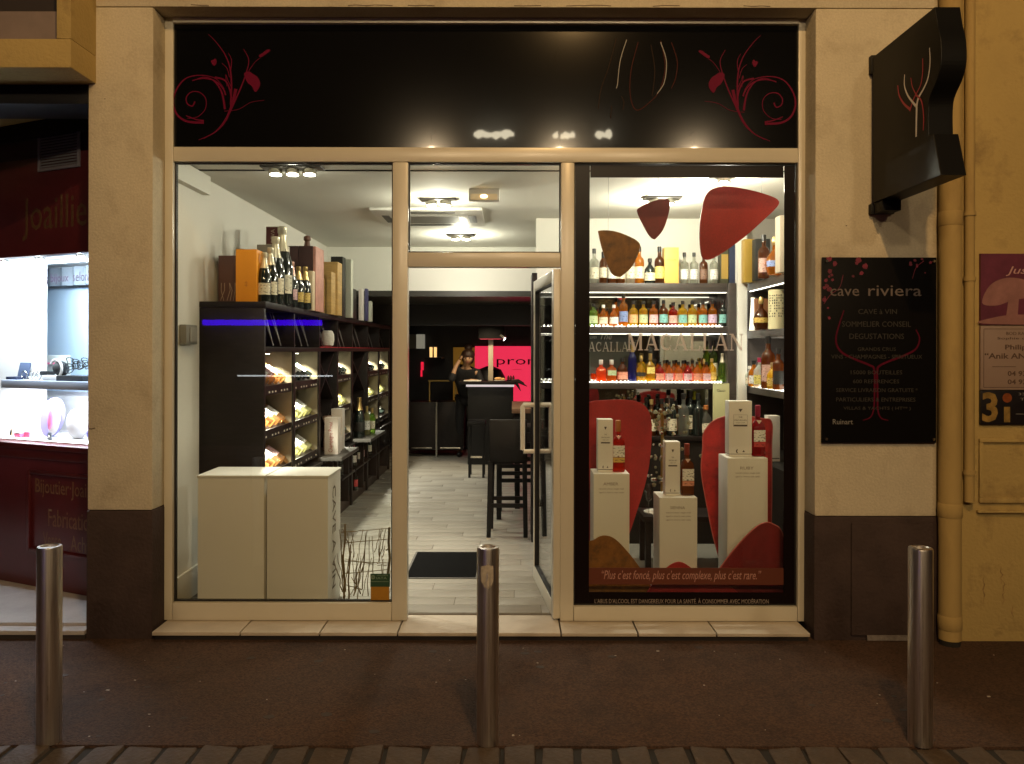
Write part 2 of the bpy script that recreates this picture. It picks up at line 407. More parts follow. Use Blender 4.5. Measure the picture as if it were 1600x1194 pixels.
# ------------------------------------------------------------------ interior shell (setting)
g = G(); g.box(-2.02, 2.25, 4.70, 12.7, -.02, .0555); fl = struct(g.build('floor', grout, smooth=False, loc=(0,4.7,0)))
pm = []
for mt in (floor_m, floor_m2):
    for k in range(2):
        q = G(); q.box(0, .896, 0, .146, 0, .0045); pm.append(q.mesh(mt, bev=.0012, name='plank'))
row = 0; y = 4.71
while y < 12.4:
    x = -1.62 + ((row*.37) % .9) - .9
    while x < .75 if y < 6.4 else x < .6:
        if x > -1.66 - .5:
            o = add_child('plank', random.choice(pm), fl, (x, y-4.7, .0555+random.uniform(-.0004,.0004)))
        x += .90
    y += .15; row += 1
g = G(); g.box(.62, 2.24, 4.71, 6.6, .0556, .060); o = g.build('plank_run', floor_m, fl); o['kind'] = 'stuff'
g = G()
g.box(-2.14, -2.02, 4.70, 12.9, -.02, 3.5); g.box(2.25, 2.37, 4.70, 12.9, -.02, 3.5); g.box(-2.02, 2.25, 12.7, 12.9, -.02, 3.5)
struct(g.build('wall', white_wall, smooth=False))
g = G()
g.box(-2.02, 2.25, 5.035, 8.70, 2.74, 2.84); g.box(-2.02, 2.25, 4.66, 5.02, 2.748, 2.84)
g.box(-2.02, 2.25, 8.701, 8.80, 2.262, 3.0); g.box(-2.02, 2.25, 4.657, 4.68, 2.79, 3.53)
struct(g.build('ceiling', white_ceil, smooth=False))
g = G(); g.box(-2.02, 2.25, 5.02, 5.035, 2.742, 2.80); struct(g.build('ceiling_joint', black_mat, smooth=False))  # black strip put in for the shade of the ceiling gap
g = G(); g.box(-2.02, 2.25, 8.695, 12.7, 2.20, 2.2615); struct(g.build('dropped_ceiling', M('charcoal_ceiling', (.035,.033,.028), .35, var=.2, scale=1.5), smooth=False))
g = G(); g.box(-2.02, 2.25, 10.2, 10.3, 1.93, 2.199); g.box(-2.02,2.25,12.55,12.699,.06,2.199); g.box(-2.019,-1.97,8.7,12.5,.06,2.199); struct(g.build('back_wall', M('black_wall', (.012,.010,.010), .5, var=.3, scale=3), smooth=False))
g = G(); g.box(-2.02, -2.002, 4.75, 5.13, .06, .24); struct(g.build('skirting', white_lac, bev=.003))
g = G(); g.box(-2.02, -1.97, 4.66, 5.2, 2.62, 2.74); struct(g.build('ceiling_cove', white_ceil))

# ------------------------------------------------------------------ shopfront frame
sf = thing('shopfront', 'cream metal shopfront frame with large panes and an open doorway', 'shopfront', (-.16, 4.59, .05))
fx0, fx1 = -2.005, 1.69
def bar(nm, x0, x1, z0, z1, y0=YF, y1=4.66, bev=.006): q = G(); q.box(x0,x1,y0,y1,z0,z1); return q.build(nm, frame_m, sf, bev=bev)
bar('jamb', fx0, -1.956, .052, 3.523); bar('jamb', 1.649, fx1, .052, 3.523)
bar('head', -1.955, 1.648, 3.492, 3.523, y0=YF-.012)
bar('transom', -1.955, 1.648, 2.697, 2.782)
bar('mullion', -.690, -.602, .052, 2.696); bar('mullion', .280, .358, .052, 2.696)
bar('bottom_rail', -1.955, -.691, .052, .153); bar('bottom_rail', .359, 1.648, .052, .136)
bar('door_head', -.601, .279, 2.092, 2.176)
gask = M('black_gasket', (.012,.010,.009), .6)
def pane(x0, x1, z0, z1):
    q = G()
    for a in ((x0,x0+.007,z0,z1),(x1-.007,x1,z0,z1),(x0+.0071,x1-.0071,z0,z0+.007),(x0+.0071,x1-.0071,z1-.007,z1)): q.box(a[0],a[1],4.615,4.643,a[2],a[3])
    q.build('gasket', gask, sf)
    q = G(); q.box(x0+.0072, x1-.0072, 4.626, 4.632, z0+.0072, z1-.0072); q.build('pane', glass, sf, smooth=False)
pane(-1.955, -.691, .154, 2.696); pane(-.601, .279, 2.177, 2.696); pane(.359, 1.648, .137, 2.696)

# ------------------------------------------------------------------ fascia sign
fs = thing('fascia_sign', 'long black glossy shop fascia with crimson scroll flourishes at both ends', 'shop sign', (-.15, 4.60, 2.783))
g = G(); g.box(-1.954, 1.647, 4.600, 4.655, 2.783, 3.491); g.build('panel', black_gloss, fs, smooth=False)
def flourish(mir):
    g = G(); yy = 4.5988
    def P(px, py):
        if mir: px = 1512 - px
        return (X(px, 4.6), Z(py, 4.6))
    def stroke(pts, w0, w1, k=10):
        global_y[0] -= .00006
        s = spline([P(*p) for p in pts], k); n = len(s)
        ws = [.78*max(.003, w0 + (w1-w0)*i/(n-1)) if w0 else max(.002, w1*math.sin(math.pi*min(.97, .06+i/(n-1)*.94))) for i in range(n)]
        g.ribbon(s, ws, global_y[0])
    global_y = [yy]
    # stem
    stroke([(310,220),(335,208),(352,188),(362,165),(368,140)], .004, .024)
    stroke([(318,218),(345,200),(358,176),(360,150),(352,128),(335,122)], .004, .014)
    stroke([(352,190),(366,160),(377,135),(384,115),(388,95),(380,78)], .014, .004)
    stroke([(360,165),(361,130),(358,105),(350,85),(336,66),(325,55)], .014, .003)
    stroke([(358,122),(354,108),(346,100)], .006, .003); stroke([(360,110),(361,95),(356,84)], .007, .003)
    stroke([(388,112),(398,98),(408,90)], .005, .003)
    stroke([(362,140),(356,128),(352,118),(354,136)], .006, .004)
    # scroll
    stroke([(352,150),(348,140),(336,128),(318,124),(300,127)], .012, .006)
    stroke([(350,140),(336,124),(312,119),(290,124),(276,140),(270,160),(276,180),(292,191),(318,193)], .004, .018, 12)
    stroke([(300,128),(318,122),(334,128),(346,146),(351,172)], .004, .016, 12)
    stroke([(318,190),(306,188),(290,182)], .012, .006)
    stroke([(292,186),(308,184),(320,172),(321,156),(312,146),(299,145),(291,153),(292,163),(300,167),(304,160)], .004, .010, 12)
    stroke([(350,175),(372,172),(392,161),(412,158)], .004, .003)
    # hearts and buds
    for pts in ([(381,117),(388,113),(395,117),(402,122),(406,131),(404,139),(398,145),(393,136),(386,130)],
                [(329,97),(333,95),(336,93),(338,98),(336,103),(333,104)],
                [(404,88),(410,84),(417,79),(422,80),(415,86),(407,91)]):
        s = spline([P(*p) for p in pts], 4, True); g.prism(s, 'y', global_y[0]-.002, yy+.001)
    g.build('flourish', crimson, fs, smooth=False)
flourish(False); flourish(True)
g = G(); q = 4.5988                                    # faint wine-glass outline
for k, (pts, m) in enumerate([([(978,62),(968,95),(964,130),(962,138)], 1), ([(996,66),(985,110),(984,150),(994,172),(1016,158),(1030,140),(1038,110),(1036,85),(1031,64)], 2),
             ([(1048,66),(1057,95),(1055,120),(1048,138)], 2), ([(1016,70),(1022,110),(1018,150)], 3), ([(962,60),(950,105),(938,140),(934,170)], 3), ([(970,150),(974,160),(972,172)], 3), ([(955,165),(953,185)], 3)]):
    s = spline([(X(a,4.6), Z(b,4.6)) for a,b in pts], 8); g.ribbon(s, [.0045]*len(s), q-.0001*k, m=m-1)
s = spline([(X(a,4.6), Z(b,4.6)) for a,b in [(1031,66),(1040,95),(1037,128),(1026,146)]], 8); g.ribbon(s, [.005]*len(s), q-.0012, m=0)
g.build('glass_outline', [grey_print, darkred_print, brown_print], fs, smooth=False)

# ------------------------------------------------------------------ printed vinyl on the right-hand pane
vn = thing('window_vinyl', 'black printed vinyl border with slogan band stuck on the right shop window', 'window sticker', (1.0, 4.624, .14))
vx0, vx1 = X(921, 4.62), X(1225, 4.62)
g = G(); g.box(.367, vx0, 4.6225, 4.6255, .145, 2.688); g.box(vx1, 1.640, 4.6225, 4.6255, .145, 2.688)
g.box(vx0+.004, vx1-.004, 4.6225, 4.6255, Z(277,4.62), 2.688); g.box(vx0+.0001, vx1-.0001, 4.6225, 4.6255, .145, Z(925,4.62))
g.build('border', vinyl, vn, smooth=False)
g = G(); g.box(vx0+.0002, vx1-.0002, 4.6226, 4.6254, Z(913,4.62), Z(887,4.62)); g.build('slogan_band', band_m, vn, smooth=False)
g = G(); g.text('\u201cPlus c\u2019est fonc\u00e9, plus c\u2019est complexe, plus c\u2019est rare.\u201d', X(941,4.62), X(1190,4.62), Z(909,4.62), Z(891,4.62), 4.6215, shear=.3)
g.build('slogan', M('slogan_print', (.42,.22,.18), .6), vn, smooth=False)
g = G(); g.text('L\u2019ABUS D\u2019ALCOOL EST DANGEREUX POUR LA SANT\u00c9. \u00c0 CONSOMMER AVEC MOD\u00c9RATION', X(930,4.62), X(1202,4.62), Z(942.5,4.62), Z(934,4.62), 4.6215)
g.build('warning_line', M('warning_print', (.27,.22,.19), .6), vn, smooth=False)
def serif(g, word, x0, x1, z0, z1, y, m=0):
    """slab-serif capitals M A C L N from strokes"""
    W = {'M':1.25,'A':1.08,'C':1.0,'L':.9,'N':1.1,'T':.95,'H':1.1,'E':.9}
    tot = sum(W[c] for c in word); u = (x1-x0)/tot; h = z1-z0; x = x0; n = [0]
    def st(ax, az, bx, bz, wd):
        n[0] += 1; yy = y - .00004*(n[0] % 7)
        a = (x+ax*u, z0+az*h); b = (x+bx*u, z0+bz*h); hw = wd*u/2
        g.add([(a[0]-hw,yy,a[1]),(a[0]+hw,yy,a[1]),(b[0]+hw,yy,b[1]),(b[0]-hw,yy,b[1])], [(0,1,2,3)], m)
    def sf_(cx, z, wd): # serif
        n[0] += 1; yy = y - .00004*(n[0] % 7); t = .055*h
        zz = z0 + z*h; zz = zz if z < .5 else zz - t
        g.add([(x+(cx-wd/2)*u,yy,zz),(x+(cx+wd/2)*u,yy,zz),(x+(cx+wd/2)*u,yy,zz+t),(x+(cx-wd/2)*u,yy,zz+t)], [(0,1,2,3)], m)
    for c in word:
        if c == 'M':
            st(.18,0,.18,1,.07); st(.24,1,.60,0,.17); st(.60,0,.98,1,.07); st(1.0,0,1.0,1,.17); sf_(.18,0,.30); sf_(1.0,0,.36); sf_(.16,1,.30); sf_(1.02,1,.30)
        elif c == 'A':
            st(.16,0,.50,1,.07); st(.54,1,.90,0,.18); st(.50,.30,.50,.38,.42); sf_(.16,0,.28); sf_(.90,0,.36)
        elif c == 'L':
            st(.26,0,.26,1,.17); sf_(.26,1,.38); sf_(.44,0,.76); st(.78,0,.82,.28,.06)
        elif c == 'N':
            st(.20,0,.20,1,.07); st(.22,1,.88,0,.19); st(.88,0,.88,1,.07); sf_(.20,0,.28); sf_(.16,1,.26); sf_(.88,1,.28)
        elif c == 'C':
            n[0] += 1; yy = y - .00004*(n[0] % 7); vs = []; fs = []
            for i in range(19):
                a = R(42 + 276*i/18); th = .06 + .11*math.sin(math.pi*i/18)
                for rr in (1, 1-th*2.1): vs.append((x+(.50+.42*rr*math.cos(a))*u, yy, z0+(.5+.5*rr*math.sin(a))*h))
            for i in range(18): fs.append((2*i,2*i+1,2*i+3,2*i+2))
            g.add(vs, fs, m); st(.80,.64,.82,.98,.06); st(.80,.04,.82,.30,.04)
        x += W[c]*u
    return g
g = G(); serif(g, 'MACALLAN', X(979,4.62), X(1163,4.62), Z(547,4.62), Z(521,4.62), 4.6215); g.build('brand_lettering', letter_film, vn, smooth=False)
# small sticker low on the left pane
st_ = thing('glass_sticker', 'small green and ochre sticker in the lower corner of the left pane', 'sticker', (-.77, 4.622, .155))
g = G(); g.box(X(580,4.62), X(609,4.62), 4.6225, 4.6245, Z(940,4.62), Z(917.5,4.62)); g.build('lower_half', M('ochre_print', (.36,.17,.012), .5, var=.1, scale=20), st_)
g = G(); g.box(X(579.5,4.62), X(610,4.62), 4.6222, 4.6245, Z(917.4,4.62), Z(897,4.62)); g.build('upper_half', M('green_print', (.018,.06,.03), .5), st_)
g = G(); g.text('IATA', X(589,4.62), X(605,4.62), Z(905.5,4.62), Z(902,4.62), 4.6215)
g.text('AGENCE ACCREDITEE', X(590,4.62), X(607,4.62), Z(900.5,4.62), Z(898.5,4.62), 4.6215)
cx, cz = X(583.5,4.62), Z(902.3,4.62)
for k in range(3):
    g.ribbon([(cx+.0115*(1-k*.3)*math.cos(a*.4), cz+.0115*(1-k*.3)*math.sin(a*.4)) for a in range(17)], .002, 4.6214-k*.0001, .0004)
g.box(X(580.5,4.62), X(608,4.62), 4.6214, 4.622, Z(909.6,4.62), Z(909,4.62))
g.build('print', M('pale_green_print', (.22,.30,.22), .6), st_, smooth=False)

# ------------------------------------------------------------------ open glass door
DH, DF = Vector((.262, 4.60, 0)), Vector((.168, 5.45, 0))
ang = math.atan2(DF.y-DH.y, DF.x-DH.x); DL = (DF-DH).length
door = thing('glass_door', 'cream framed glass door standing open into the shop with square pull handle', 'door', (DH.x, DH.y, .062), rz=ang)
def dbar(nm, x0, x1, z0, z1, t=.022): q = G(); q.box(x0,x1,-t,t,z0,z1); return q.build(nm, frame_m, door, bev=.004)
dbar('stile', 0, .075, 0, 2.02); dbar('stile', DL-.055, DL, 0, 2.02); dbar('top_rail', .0751, DL-.0551, 1.95, 2.02); dbar('bottom_rail', .0751, DL-.0551, 0, .09)
g = G(); g.box(.082, DL-.062, -.003, .003, .097, 1.943); g.build('pane', glass, door, smooth=False)
g = G()
for a in ((.0752,.0818,.0902,1.9498),(DL-.0618,DL-.0552,.0902,1.9498)): g.box(a[0],a[1],-.018,.018,a[2],a[3])
g.box(DL+.0005, DL+.010, -.016, .016, .0, 2.02); g.box(.082,DL-.062,-.018,.018,1.9435,1.9498); g.box(.082,DL-.062,-.018,.018,.0902,.0965); g.build('gasket', gask, door)
hm = M('white_handle', (.72,.70,.62), .35)
for sgn, off in ((1,.10),(-1,.10)):
    g = G(); y = sgn*off; yb = sgn*.0221; zz0, zz1 = .865, 1.18; xx = DL-.04
    P = [(xx, yb, zz0)] + [(xx, y*.93, zz0), (xx, y, zz0+.012)] + [(xx, y, zz1-.012), (xx, y*.93, zz1), (xx, yb, zz1)]
    g.tube(P, .0165, 10); g.build('pull_handle', hm, door)
g = G(); g.lathe([(.014,.0),(.014,.05)], (DL-.04, -.03, 1.02), 12); g.build('lock_barrel', chrome, door)
# ================================================================== BOTTLES
PROF = {
 'wine':   dict(b=[(.030,.0),(.0365,.004),(.0375,.012),(.0375,.185),(.034,.205),(.022,.228),(.0145,.245),(.0145,.298)], cap=[(.0150,.240),(.0158,.245),(.0158,.302),(.0125,.304)], lab=(.055,.150,.0381)),
 'champagne': dict(b=[(.036,0),(.043,.004),(.0445,.014),(.0445,.150),(.040,.180),(.028,.225),(.0175,.262),(.0150,.285)], cap=[(.0295,.222),(.0205,.255),(.0162,.285),(.0162,.296),(.0190,.300),(.0190,.322),(.0140,.326)], lab=(.050,.125,.0451)),
 'whisky': dict(b=[(.034,0),(.0385,.004),(.0395,.012),(.0395,.172),(.0380,.188),(.0310,.203),(.0200,.212),(.0145,.221),(.0138,.262)], cap=[(.0150,.256),(.0165,.258),(.0165,.296),(.0140,.298)], lab=(.040,.135,.0401)),
 'squat':  dict(b=[(.040,0),(.0475,.005),(.0490,.015),(.0480,.105),(.044,.130),(.026,.155),(.0150,.170),(.0145,.195)], cap=[(.0160,.190),(.0190,.193),(.0190,.222),(.0160,.225)], lab=(.025,.095,.0496)),
 'decanter': dict(b=[(.030,0),(.045,.006),(.060,.045),(.062,.085),(.052,.125),(.030,.155),(.0160,.172),(.0150,.215)], cap=[(.0160,.205),(.0210,.215),(.0230,.235),(.0150,.262)], lab=(.055,.095,.0630)),
 'square': dict(b=[(.036,0),(.040,.004),(.0405,.012),(.0405,.160),(.036,.180),(.020,.196),(.0140,.205),(.0138,.235)], cap=[(.0150,.225),(.0168,.228),(.0168,.288),(.0150,.290)], lab=(.085,.150,.0412), sq=5),
}
BM = {}
def bottle_mesh(kind, part, mt, band=None):
    k = (kind, part, mt.name)
    if k in BM: return BM[k]
    p = PROF[kind]; g = G(); sq = p.get('sq')
    if part == 'glass': g.lathe(p['b'], n=16, sq=sq)
    elif part == 'cap': g.lathe(p['cap'], n=12)
    elif part == 'label':
        z0, z1, r = p['lab']; n = 9
        if sq:
            g.box(-r*.86, r*.86, -r-.0012, -r+.001, z0, z1)
        else:
            vs = []
            for i in range(n+1):
                a = R(-90-75+150*i/n)
                for rr in (r, r-.0012):
                    for z in (z0, z1): vs.append((rr*math.cos(a), rr*math.sin(a), z))
            fs = []
            for i in range(n):
                o = 4*i; fs += [(o,o+1,o+5,o+4),(o+2,o+6,o+7,o+3),(o,o+4,o+6,o+2),(o+1,o+3,o+7,o+5)]
            fs += [(0,2,3,1),(4*n,4*n+1,4*n+3,4*n+2)]; g.add(vs, fs)
    BM[k] = g.mesh(mt, name=part); return BM[k]
def bottle(kind, label, group, loc, gm, lm, cm, sc=1.0, rot=None, cat='bottle', sxy=None):
    o = bpy.data.objects.new('bottle', None); C.objects.link(o); o.empty_display_size = .05; o.location = loc
    s2 = sxy or sc; o.scale = (s2, s2, sc); BASE[o.name] = Vector((0,0,0))
    if rot is not None: o.rotation_mode = 'QUATERNION'; o.rotation_quaternion = rot
    tag(o, label, cat, group)
    add_child('glass', bottle_mesh(kind,'glass',gm), o)
    if lm: add_child('label', bottle_mesh(kind,'label',lm), o)
    if cm: add_child('cap', bottle_mesh(kind,'cap',cm), o)
    return o
dark_glass = M('dark_bottle_glass', (.010,.014,.012), .06, spec=.6)
amber = M_liquor('amber_liquor', (.80,.33,.03)); gold_l = M_liquor('gold_liquor', (.95,.62,.06)); red_l = M_liquor('red_liquor', (.62,.05,.02))
rose = M_liquor('rose_wine', (.92,.52,.24), .6); green_l = M_liquor('green_liquor', (.35,.55,.10)); clear_l = M_liquor('clear_glass', (.80,.82,.74), .7); brown_l = M_liquor('brown_liquor', (.26,.09,.02), .35)
blue_l = M_liquor('blue_glass', (.04,.05,.28), .3); white_w = M_liquor('white_wine', (.74,.72,.38), .5)
def LM(n, c):
    m = M('label_'+n, c, .55); nn = m.node_tree.nodes; L = m.node_tree.links
    tc = nn.new('ShaderNodeTexCoord'); mp = nn.new('ShaderNodeMapping'); mp.inputs['Scale'].default_value = (40, 40, 95); L.new(tc.outputs['Object'], mp.inputs[0])
    no = nn.new('ShaderNodeTexNoise'); no.inputs['Scale'].default_value = 1.6; no.inputs['Detail'].default_value = 3; L.new(mp.outputs[0], no.inputs['Vector'])
    cr = nn.new('ShaderNodeValToRGB'); L.new(no.outputs[0], cr.inputs[0]); cr.color_ramp.interpolation = 'EASE'
    cr.color_ramp.elements[0].position = .36; cr.color_ramp.elements[1].position = .46
    cr.color_ramp.elements[0].color = (*[x*.28 for x in c], 1); cr.color_ramp.elements[1].color = (*c, 1)
    L.new(cr.outputs[0], nn['Principled BSDF'].inputs['Base Color']); return m
l_cream = LM('cream', (.68,.63,.48)); l_white = LM('white', (.80,.79,.74)); l_brown = LM('brown', (.22,.12,.08)); l_black = LM('black', (.02,.018,.015)); l_pink = LM('pink', (.70,.44,.45)); l_teal = LM('teal', (.20,.46,.43)); l_green = LM('green', (.48,.57,.32)); l_lilac = LM('lilac', (.58,.43,.58)); l_rose = LM('rose', (.58,.36,.30)); l_blue = LM('blue', (.20,.27,.50)); l_orange = LM('orange', (.75,.42,.20)); l_yellow = LM('yellow', (.80,.66,.18)); l_red = LM('red', (.55,.06,.06)); l_salmon = LM('salmon', (.72,.30,.20)); l_gold = LM('gold', (.62,.42,.10))
c_black = M('cap_black', (.012,.011,.010), .35); c_gold = M('foil_gold', (.62,.45,.18), .32, metal=.8); c_white = M('cap_white', (.72,.70,.64), .4); c_red = M('cap_red', (.30,.02,.06), .35); c_pinkfoil = M('foil_pink', (.60,.34,.27), .35, metal=.5); c_palefoil = M('foil_pale', (.66,.60,.44), .35, metal=.45); c_orange = M('cap_orange', (.42,.15,.04), .4)

# ================================================================== LEFT WINDOW
for k, (xa, xb) in enumerate(((-1.851,-1.452),(-1.444,-1.076))):
    t = thing('display_plinth', ['white lacquered display plinth against the left wall behind the glass', 'white lacquered display plinth on the right, with vertical lettering on its side'][k], 'plinth', ((xa+xb)/2, 4.86, .06), 'white plinths in the left window')
    g = G(); g.box(xa+.004, xb-.004, 4.685, 5.025, .06, .858); g.build('body', white_lac, t, bev=.003)
    g = G(); g.box(xa, xb, 4.68, 5.03, .8585, .873); g.build('lid', white_lac, t, bev=.002)
    if k == 1:
        g = G(); g.text('CAVE A VIN', 0, .62, 0, .085, 0); g.xf(Matrix.Translation((xb-.0026, 4.80, .79)) @ Matrix.Rotation(R(90), 4, 'Z') @ Matrix.Rotation(R(90), 4, 'Y'))
        g.build('lettering', M('faded_print', (.16,.13,.09), .7, var=.6, scale=25), t, smooth=False)
# twig screen
t = thing('twig_screen', 'screen of tangled dry twigs standing beside the plinths behind the glass', 'twig screen', (-.88, 4.85, .06))
twig = M('dry_twig', (.15,.105,.045), .8, var=.35, scale=30)
rr = random.Random(5)
def twg(a, b, r0, r1):
    g = G(); n = 6; P = []
    for i in range(n): P.append(Vector(a).lerp(Vector(b), i/(n-1)) + Vector((rr.uniform(-1,1)*.006, rr.uniform(-1,1)*.006, 0)))
    g.tube(P, [r0+(r1-r0)*i/(n-1) for i in range(n)], 6); return g
for (xa, zt, r) in ((-1.022,.555,.007),(-.988,.43,.006),(-.750,.535,.010)):
    q = twg((xa,4.84,.06),(xa+.006,4.84,zt),r,r*.8); q.build('twig', twig, t)
for k in range(42):
    a = rr.uniform(-1.03,-.76); z = rr.choice([rr.uniform(.07,.15), rr.uniform(.15,.40)])
    if rr.random() < .62: b = (a+rr.uniform(-.06,.06), 4.84+rr.uniform(-.03,.05), min(.52, z+rr.uniform(.15,.36)))
    else: b = (min(-.74,max(-1.04,a+rr.uniform(-.16,.16))), 4.84+rr.uniform(-.03,.05), z+rr.uniform(-.02,.12))
    q = twg((a,4.84+rr.uniform(-.03,.05),z), b, rr.uniform(.0022,.0042), .0018); q.build('twig', twig, t)
for (xa,xb,z) in ((-1.03,-.745,.505),(-1.03,-.745,.33),(-1.03,-.75,.25),(-1.02,-.70,.44)):
    q = twg((xa,4.84,z),(xb,4.84,z+rr.uniform(-.02,.05)),.0028,.002); q.build('twig', twig, t)
g = G(); g.box(-1.04,-.73,4.79,4.90,.06,.075); g.build('base', M('bark_base', (.10,.07,.04), .9), t)
# intercom
t = thing('wall_box', 'small grey metal intercom box on the white side wall in the left window', 'intercom', (-2.02, 4.93, 1.64))
g = G(); g.box(-2.019,-1.975,4.83,5.0,1.645,1.765); g.build('body', M('grey_box', (.20,.19,.165), .45), t, bev=.006)
g = G(); g.box(-1.974,-1.968,4.875,4.985,1.66,1.75); g.build('cover', M('grey_cover', (.27,.255,.22), .4), t, bev=.004)

# ------------------------------------------------------------------ wall cabinet of wine bays
XS, XB, ZT = -1.60, -2.018, 1.924
YV = [5.14, 5.86, 6.63, 7.32, 7.99, 8.85, 9.60, 10.40]
cab = thing('wine_cabinet', 'long dark wall cabinet of lit and unlit wine bays along the left wall', 'wine cabinet', (-1.8, 5.14, .06))
g = G(); g.box(XB, XS, 5.14, 5.175, .0605, ZT-.041); g.build('end_panel', black_wood, cab, bev=.002)
g = G(); g.box(XB, XS+.01, 5.138, 10.45, ZT-.04, ZT); g.build('top', black_wood, cab, bev=.002)
g = G(); g.box(XB, XS+.001, 5.176, 10.44, 1.60, 1.632); g.build('rail', black_wood, cab, bev=.002)
g = G(); g.box(XB, XB+.012, 5.176, 10.44, .0605, ZT-.041); g.build('back_panel', taupe, cab, smooth=False)
for y in YV[1:]:
    g = G(); g.box(XB+.013, XS, y-.030, y+.030, .0605, 1.599); g.box(XB+.013, XS, y-.012, y+.012, 1.633, ZT-.041); g.build('divider', black_wood, cab, bev=.002)
g = G(); g.box(XB+.013, XS-.02, 5.176, 10.44, .0605, .16); g.build('plinth_board', M('brown_plinth', (.05,.035,.025), .5), cab, bev=.002)
LIT = [0, 1, 3, 5, 6]
for i in range(7):
    y0, y1 = YV[i]+.031, YV[i+1]-.031
    if i in LIT:
        g = G(); g.box(XB+.013, XS-.012, y0, y0+.006, .73, 1.598); g.box(XB+.013, XS-.012, y1-.006, y1, .73, 1.598); g.box(XB+.0125, XB+.02, y0+.007, y1-.007, .73, 1.598); g.build('liner', taupe, cab, smooth=False)
        for r_, zl in enumerate((1.346, 1.056, .766)):
            g = G(); pts = [(XS-.012, zl-.035), (XS-.012, zl+.028), (XS-.020, zl+.028), (XS-.020, zl-.002), (XB+.03, zl+.235), (XB+.03, zl+.215), (XS-.035, zl-.035)]
            g.prism(pts, 'y', y0+.007, y1-.007); g.build('sloped_shelf', black_wood, cab, smooth=False)
            g = G()
            for q in range(9):
                yy = y0+.05+(y1-y0-.1)*q/8
                if (q*7+i+r_) % 4: g.box(XS-.0118, XS-.009, yy-.010, yy+.010, zl-.022, zl-.010)
            o = g.build('price_tag', M('price_card', (.62,.58,.50), .6), cab, smooth=False); o['kind'] = 'stuff'
        ym = y1-.12
        g = G(); g.lathe([(.028,1.585),(.034,1.588),(.034,1.5985)], (-1.76, ym, 0), 14); dl = g.build('downlight', chrome, cab)
        g = G(); g.lathe([(.022,1.582),(.022,1.5845)], (-1.76, ym, 0), 14); g.build('bulb', M_emit('bulb_warm', SHOP_COL, 20), dl)
        lamp('bay_light', 'SPOT', (-1.76, ym, 1.578), 60, SHOP_COL, .018, (R(8),R(-6),0), 92, .45, cab)
        for zl in (1.346, 1.056): lamp('bay_light', 'SPOT', (-1.68, (y0+y1)/2, zl-.055), 40, SHOP_COL, .02, (0,R(-8),0), 130, .5, cab)  # extra lamps added to brighten the lower rows, no fittings drawn
    else:
        g = G()
        for (za, zb_) in ((.74,1.17),(1.17,1.58)):
            for s in (0,1):
                a = (y0+.01, za) if not s else (y1-.01, za); b = (y1-.01, zb_) if not s else (y0+.01, zb_)
                d = Vector((0, b[0]-a[0], b[1]-a[1])).normalized(); nn = Vector((0,-d.z,d.y))*.008
                A, B = Vector((0,*a)), Vector((0,*b)); dx = .004*s
                pts = [(v.y, v.z) for v in (A+nn, B+nn, B-nn, A-nn)]
                g.prism(pts, 'x', XB+.03+dx, XS-.03-dx)
        g.build('cross_rack', black_wood, cab, smooth=False)
    # niche above the rail: hanging glass wires, red mats
    if i >= 2:
        g = G(); g.box(XB+.02, XS+.004, YV[i]+.02, YV[i+1]-.02, 1.6325, 1.640); g.build('red_mat', M('red_mat', (.35,.012,.02), .5), cab, smooth=False)
    g = G()
    for a in (.25,.5,.75):
        y = YV[i]+(YV[i+1]-YV[i])*a
        g.tube([(XS-.05,y,1.643),(XS-.12,y+.03,1.882)], .004, 6)
        g.tube([(XS-.05,y+.006,1.643),(XS-.12,y-.04,1.882)], .004, 6)
    g.build('wire_hanger', M('grey_wire', (.12,.11,.10), .4, metal=.6), cab)
# base counters standing out under the unlit bays, cubes with bottles below
for i in (2, 4):
    g = G(); g.box(XB+.03, -1.41, YV[i]-.02, YV[i+1]+.02, .69, .72); g.build('counter_top', M('grey_counter', (.06,.055,.05), .4), cab, bev=.002)
for i in (0,1,2,3,4,5,6):
    y0, y1 = YV[i], YV[i+1]
    g = G(); g.box(XB+.02, -1.565, y0+.031, y1-.031, .40, .42); g.box(XB+.02,-1.565,y0+.031,y1-.031,.665,.689)
    g.box(XB+.02, -1.565, (y0+y1)/2-.012, (y0+y1)/2+.012, .161, .3995); g.box(XB+.02, -1.565, (y0+y1)/2-.012, (y0+y1)/2+.012, .4205, .6645)
    g.build('cube_shelf', black_wood, cab, bev=.002)
